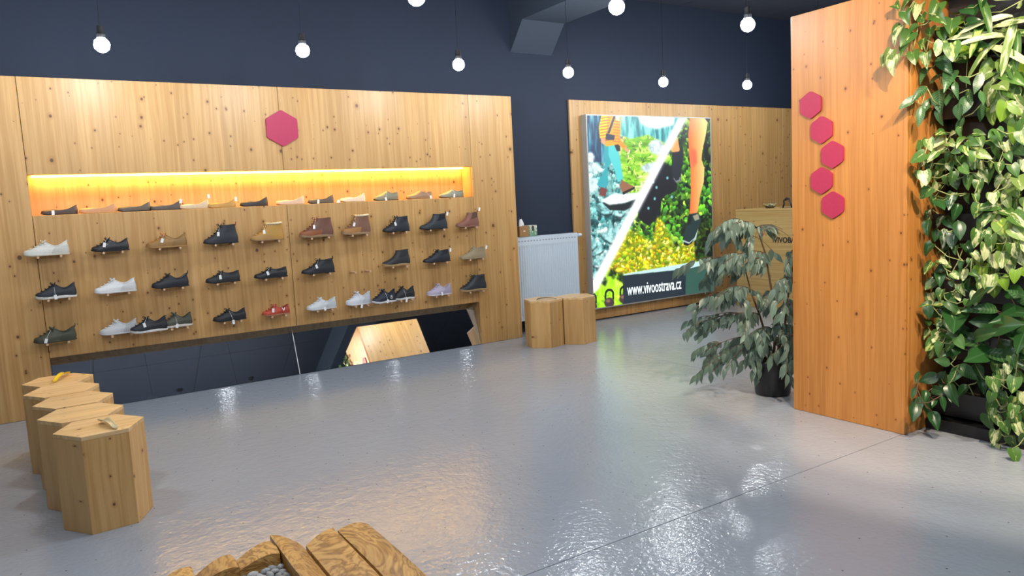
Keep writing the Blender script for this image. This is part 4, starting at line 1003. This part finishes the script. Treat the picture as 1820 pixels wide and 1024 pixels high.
def put_leaf(parent, kind, matk, pos, d, nrm, size, wid=1.0):
    d = Vector(d).normalized(); n = Vector(nrm); n = (n-d*n.dot(d))
    n = n.normalized() if n.length > 1e-4 else d.orthogonal().normalized()
    y = n.cross(d)
    M = Matrix(((d.x, y.x, n.x, 0), (d.y, y.y, n.y, 0), (d.z, y.z, n.z, 0), (0, 0, 0, 1)))
    o = bpy.data.objects.new('leaf', random.choice(leafset(kind, matk))); C.objects.link(o); o.parent = parent
    o.matrix_local = Matrix.Translation(Vector(pos)-parent.location) @ M @ Matrix.Diagonal((size, size*wid, size, 1))
    return o

# ------------------------------------------------------------------ plant wall
GY0, GY1 = 1.05, 2.270
gw = thing('plant_wall', 'black living wall frame with stacked planter troughs beside the orange pillar', 'plant wall', (4.4, 1.66, 0))
pa('back_board', MB().box(4.44, 4.47, GY0, GY1, .07, 2.75), M_BLACKPL, parent=gw)
pa('plinth', MB().box(4.252, 4.47, GY0, GY1, .001, .068), M_BLACKPL, parent=gw, bevel=.003)
TZ = [.085+.335*k for k in range(8)]
for k, z in enumerate(TZ):
    for (a, b) in ((1.70, 2.262), (1.06, 1.69)):
        m = MB(); X_f, X_b = 4.275, 4.437
        m.prism([(X_f+.035, a, z), (X_b, a, z), (X_b, a, z+.22), (X_b-.008, a, z+.22), (X_b-.008, a, z+.012), (X_f+.043, a, z+.012), (X_f+.010, a, z+.150), (X_f, a, z+.150)], (0, b-a, 0))
        m.box(X_f+.04, X_b-.009, a-.004, a-.0003, z, z+.13); m.box(X_f+.04, X_b-.009, b+.0003, b+.004, z, z+.13)
        tr_ = pa('trough', m, M_BLACKPL, parent=gw)
        so_ = obj('soil', MB().box(X_f+.045, X_b-.010, a+.003, b-.003, z+.10, z+.125), M_SOIL, None); so_.parent = tr_
M_VINE = plain('vine_stem', (.30, .34, .13, 1), .6, bscale=40, vary=.2); M_STEM2 = plain('brown_stem', (.11, .065, .035, 1), .7, bscale=40, vary=.3)
def plant(name, label, cat, rootpx, region, n, kinds, size, xr=(4.10, 4.24), face=(-1, -.25, .5), tipdown=.9, spread=.7, vines=6, wid=1.0, rootx=4.34):
    root = at_x(*rootpx, rootx); zt = max([z for z in TZ if z+.10 < root.z+.08] or [TZ[0]])
    rz = zt+.120; ry = min(max(root.y, 1.09), 2.23)
    t = thing(name, label, cat, (rootx+.02, ry, rz), 0, 'plants in the living wall')
    R0 = Vector((rootx+.02, ry, rz))
    ps = []; tries = 0
    xs_ = [p[0] for p in region]; ys_ = [p[1] for p in region]
    def inside(x, y):
        c = False
        for i in range(len(region)):
            (x1, y1), (x2, y2) = region[i], region[i-1]
            if (y1 > y) != (y2 > y) and x < (x2-x1)*(y-y1)/(y2-y1)+x1: c = not c
        return c
    best = []
    for k in range(n):
        cand = None; cd_ = -1
        for _ in range(14):
            x, y = random.uniform(min(xs_), max(xs_)), random.uniform(min(ys_), max(ys_))
            if not inside(x, y): continue
            dmin = min([(x-a)**2+(y-b)**2 for a, b in best] or [1e9])
            if dmin > cd_: cd_, cand = dmin, (x, y)
        if cand: best.append(cand)
    pos = []
    for (x, y) in best:
        p = at_x(x, y, random.uniform(*xr))
        if p.x > 4.0 and p.y > 2.255 and p.x < 4.46: p = at_x(x, y, random.uniform(3.97, 4.025)) if p.y > 2.275 else at_x(x, y, random.uniform(4.06, 4.2)); 
        if p.y > 2.272 and p.x > 4.035: p = at_x(x, y, 4.02)
        pos.append(p)
    for i, p in enumerate(pos):
        kd, mk = random.choice(kinds)
        f_ = Vector(face)+Vector((random.uniform(-.3, .3), random.uniform(-spread, spread), random.uniform(-.3, .5)))
        away = (p-R0); away.x *= .3
        d = away.normalized()*.6+Vector((random.uniform(-.5, .1), random.uniform(-spread, spread), -tipdown+random.uniform(-.4, .5)))
        s = size*random.uniform(.72, 1.2); d.normalize()
        base = p-d*s*.45
        if base.y+d.y*s*.9 > 2.25 and base.x+d.x*s > 4.0: d.y = -abs(d.y)*.3; base = p-d.normalized()*s*.45
        put_leaf(t, kd, mk, base, d, f_, s, wid)
        pos[i] = base
    # vines: chains through the leaf bases, from the root outwards
    left = sorted(range(len(pos)), key=lambda i: (pos[i]-R0).length); ch = [[R0.copy()] for _ in range(vines)]
    for i in left:
        c = min(ch, key=lambda c: (c[-1]-pos[i]).length + .02*len(c)); c.append(pos[i])
    mv = MB()
    for c in ch:
        if len(c) < 2: continue
        pts_ = []
        for a, b in zip(c[:-1], c[1:]):
            L_ = (b-a).length
            if L_ > .22: a = a+(b-a)*(1-.22/L_)
            pts_ = [a-R0, (a+b)/2-R0+Vector((-.005, 0, -.012-.05*L_)), b-R0]
            mv.tube(pts_, .0028, 5)
    if mv.v: obj('vine', mv, M_VINE if 'lance' not in kinds[0] else M_STEM2, t, 'all')
    return t
P_ = [('heart', 'pothos')]; PG = [('heart', 'pothos'), ('heart', 'pothosg'), ('heart', 'pothosg')]
plant('pothos', 'variegated pothos trailing over the upper edge of the orange pillar', 'potted plant', (1690, 90),
      [(1590, 0), (1650, 0), (1690, 20), (1700, 90), (1640, 110), (1580, 80), (1585, 30)], 19, P_+PG, .088, xr=(4.0, 4.14), vines=4)
plant('pothos', 'pothos sprig reaching furthest left across the pillar, casting leaf shadows', 'potted plant', (1660, 100),
      [(1562, 85), (1590, 90), (1592, 120), (1562, 118)], 4, [('heart', 'pale')], .062, xr=(3.93, 3.98), vines=1)
plant('dracaena', 'dracaena with long drooping strap leaves at the top of the plant wall', 'potted plant', (1772, 100),
      [(1730, 0), (1820, 0), (1822, 60), (1790, 120), (1740, 90)], 15, [('strap', 'pothosg'), ('strap', 'pale')], .23, xr=(4.12, 4.24), vines=5, wid=.8)
plant('arrowhead_vine', 'arrowhead vine with bright heart leaves in the top troughs, left of the dracaena', 'potted plant', (1715, 120),
      [(1690, 20), (1740, 10), (1745, 100), (1690, 110), (1680, 60)], 17, [('heart', 'pothosg'), ('heart', 'yel'), ('heart', 'dark')], .076, xr=(4.14, 4.28), vines=5)
plant('calathea', 'calathea with pale striped leaves in the upper left troughs', 'potted plant', (1700, 190),
      [(1640, 120), (1690, 100), (1745, 140), (1748, 210), (1700, 225), (1650, 210), (1605, 190)], 20, [('ovate', 'stripe'), ('lance', 'stripe')], .115, xr=(4.11, 4.25), vines=5)
plant('philodendron', 'philodendron with broad lime leaves at the right edge, below the dracaena', 'potted plant', (1795, 190),
      [(1745, 110), (1822, 120), (1822, 235), (1765, 225)], 24, [('heart', 'pale'), ('heart', 'yel'), ('heart', 'pothos')], .098, xr=(4.10, 4.26), vines=5)
plant('pothos', 'dense cream variegated pothos cushion across the upper middle of the plant wall', 'potted plant', (1720, 260),
      [(1625, 265), (1680, 230), (1822, 225), (1822, 300), (1730, 320), (1640, 330), (1622, 290)], 50, P_+[('heart', 'pale')]+PG, .072, xr=(4.08, 4.25), vines=9)
plant('pothos', 'thin pothos runners hanging below the dense cream cushion', 'potted plant', (1700, 310),
      [(1640, 315), (1760, 320), (1740, 375), (1645, 355)], 12, PG, .070, xr=(4.12, 4.25), vines=4)
plant('stromanthe', 'small dark plant with white streaked leaves beside the pillar', 'potted plant', (1690, 400),
      [(1648, 360), (1700, 355), (1712, 400), (1690, 430), (1645, 420)], 11, [('ovate', 'white'), ('ovate', 'dark')], .095, xr=(4.12, 4.24), vines=4)
plant('pothos', 'large yellow marbled pothos filling the middle right of the plant wall', 'potted plant', (1780, 380),
      [(1735, 390), (1770, 320), (1822, 315), (1822, 500), (1770, 520), (1735, 480)], 46, P_+[('heart', 'pale'), ('heart', 'yel'), ('heart', 'pothos')], .082, xr=(4.08, 4.25), vines=9)
plant('pothos', 'smaller leaved pothos at the left edge, below the white streaked plant', 'potted plant', (1690, 450),
      [(1645, 440), (1740, 440), (1745, 540), (1650, 560), (1642, 500)], 32, P_+[('heart', 'pothosg'), ('heart', 'dark')], .066, xr=(4.11, 4.25), vines=7)
plant('peace_lily', 'peace lily with very large dark ribbed leaves low on the plant wall', 'potted plant', (1770, 590),
      [(1690, 530), (1822, 510), (1822, 620), (1760, 640), (1690, 600)], 17, [('lance', 'dark'), ('lance', 'dark'), ('lance', 'stripe'), ('ovate', 'dark')], .20, xr=(4.05, 4.22), vines=5, tipdown=.35)
plant('pothos', 'pothos tips with pale runners near pillar, beside the peace lily', 'potted plant', (1690, 570),
      [(1638, 535), (1700, 540), (1715, 620), (1655, 640)], 20, PG+[('heart', 'dark')], .072, xr=(4.10, 4.24), vines=4)
plant('calathea', 'lower calathea with silver striped leaves above the bottom trough', 'potted plant', (1740, 650),
      [(1680, 620), (1800, 620), (1790, 690), (1700, 710), (1670, 670)], 15, [('ovate', 'stripe'), ('ovate', 'dark'), ('ovate', 'stripe')], .115, xr=(4.10, 4.25), vines=5)
plant('climbing_fig', 'dark green drooping sprig over the left end of the bottom trough', 'potted plant', (1680, 700),
      [(1618, 670), (1670, 660), (1690, 700), (1660, 745), (1622, 730)], 13, [('lance', 'dark'), ('ovate', 'dark')], .095, xr=(4.02, 4.2), vines=3)
plant('pothos', 'pothos trailing from the bottom right troughs down onto the floor', 'potted plant', (1805, 640),
      [(1765, 660), (1822, 600), (1822, 800), (1790, 822), (1758, 790), (1752, 740)], 30, PG+P_, .075, xr=(4.02, 4.2), vines=5)
for i, (yq, zq) in enumerate(((1.45, .55), (1.4, 1.25), (1.45, 1.9), (1.4, 2.35))):
    def pj(Y, Z):
        c = RC @ np.array([4.2, Y, Z-CAMH]); return (W0/2+F0*c[0]/c[2], H0/2-F0*c[1]/c[2])
    plant('pothos', 'pothos in the troughs right of the picture edge, %s' % ('lowest of four', 'second from below', 'third from below', 'topmost of four')[i], 'potted plant', pj(yq, zq),
          [pj(yq+.3, zq-.25), pj(yq-.3, zq-.25), pj(yq-.3, zq+.25), pj(yq+.3, zq+.25)], 38, PG+P_, .095, xr=(4.08, 4.24), vines=4)

# ------------------------------------------------------------------ weeping fig in a black pot
FX, FY = 4.262, 3.345
fig = thing('weeping_fig', 'grey green weeping fig in a black pot beside the orange pillar', 'potted plant', (FX, FY, 0))
m = MB().lathe([(0, .002), (.112, .002), (.118, .01), (.138, .215), (.148, .218), (.150, .245), (.142, .245), (.134, .222), (.128, .19)], 28)
obj('pot', m, M_BLACKPL, fig, True)
obj('soil', MB().lathe([(.128, .190), (.06, .198), (0, .2)], 20), M_SOIL, fig, True)
FD = FX*math.sin(YAW)+FY*math.cos(YAW)
def fp(x, y, dd=0.0): return at_d(x, y, FD+dd)
trunks = [[(1384, 652), (1378, 590), (1372, 520), (1360, 450), (1345, 405)], [(1390, 652), (1394, 590), (1400, 530), (1408, 480), (1414, 445)], [(1378, 655), (1362, 600), (1350, 560), (1335, 520), (1322, 470)]]
tw = []
mt_ = MB()
for i, tr in enumerate(trunks):
    pts_ = [fp(x, y, .05*i*(-1)**i) for x, y in tr]; pts_[0] = Vector((FX+.02*(i-1), FY+.02*(i-1), .195)); tw.append(pts_)
    mt_ = MB().tube([p-fig.location for p in pts_], [.011, .009, .0075, .006, .004], 7); obj('trunk', mt_, M_STEM2, fig, 'all')
ends = [(1278, 402), (1262, 425), (1300, 405), (1252, 468), (1246, 500), (1285, 470), (1232, 540), (1226, 585), (1262, 575), (1252, 625), (1265, 662), (1290, 655),
        (1300, 610), (1318, 575), (1335, 640), (1310, 520), (1345, 590), (1345, 470), (1330, 430), (1362, 420), (1378, 415), (1400, 470), (1392, 520), (1404, 560), (1410, 610), (1416, 655), (1398, 665), (1372, 660), (1360, 620), (1380, 580), (1366, 545), (1275, 530)]
nl = 0; extra = []
mtw = MB()
def branch(S_, E_, nleaf, lift, r=.004):
    global nl
    mid = (S_+E_)/2 + Vector((0, 0, lift+.10*(S_-E_).length))
    ptsb = [S_*(1-k/8)**2 + mid*2*(k/8)*(1-k/8) + E_*(k/8)**2 for k in range(9)]
    mtw.tube([p-fig.location for p in ptsb], [r*(1-.075*k) for k in range(9)], 5)
    for k in range(nleaf):
        s = .22+.78*k/(nleaf-1)+random.uniform(-.04, .04); s = min(1, s); f_ = s*8; j = min(7, int(f_)); p = ptsb[j].lerp(ptsb[j+1], f_-j)
        tdir = (ptsb[j+1]-ptsb[j]).normalized()
        d = tdir*.5+Vector((random.uniform(-.6, .6), random.uniform(-.6, .6), -1.1+random.uniform(-.2, .5)))
        if (p+d.normalized()*.1).z < .02: continue
        tip = p+d.normalized()*.05; lat = tip.x*math.cos(YAW)-tip.y*math.sin(YAW)      # leave the desk lettering in view
        if 1.00 < tip.z < 1.15 and (lat > 1.775 or abs(lat-1.70) < .06): continue
        n_ = Vector((random.uniform(-.7, .3)-.5, random.uniform(-.7, .3)-.5, random.uniform(.1, .8))); sz = random.uniform(.07, .105)
        if nl < 300 and random.random() < .33: put_leaf(fig, 'fig', 'fig', p, d, n_, sz); nl += 1
        else: extra.append((p, d, n_, sz))
    return ptsb
for i, (ex, ey) in enumerate(ends):
    dd = random.uniform(-.26, .14) if ex < 1385 else random.uniform(-.40, -.26)
    E_ = fp(ex, ey, dd)
    cand = [p for tr in tw for p in tr[1:]]; S_ = min(cand, key=lambda p: (p-E_).length + (.55 if p.z < E_.z-.10 else 0) + abs((p.z-.06)-E_.z)*.5)
    pb = branch(S_, E_, 11, .05)
    for q in range(3):
        j = random.choice((2, 3, 4, 5, 6)); E2 = pb[j]+(E_-S_)*random.uniform(.15, .4)+Vector((random.uniform(-.13, .13), random.uniform(-.13, .13), random.uniform(-.14, .02)))
        if E2.x > 4.0 and E2.y < 3.06: E2.y = 3.08
        branch(pb[j], E2, 7, .02, .0025)
obj('twigs', mtw, M_STEM2, fig, 'all')
# the rest of the foliage (past 300 leaves) as one mesh
ml_ = MB(); base_ = [me for me in leafset('fig', 'fig')]
for (p, d, n, sz) in extra:
    d = d.normalized(); n = (n-d*n.dot(d)).normalized(); y = n.cross(d); me = random.choice(base_)
    ml_.add([p-fig.location+(d*v.co.x+y*v.co.y+n*v.co.z)*sz for v in me.vertices], [tuple(f.vertices) for f in me.polygons])
lo_ = obj('foliage', ml_, LM['fig'], fig, 'all'); lo_['kind'] = 'stuff'
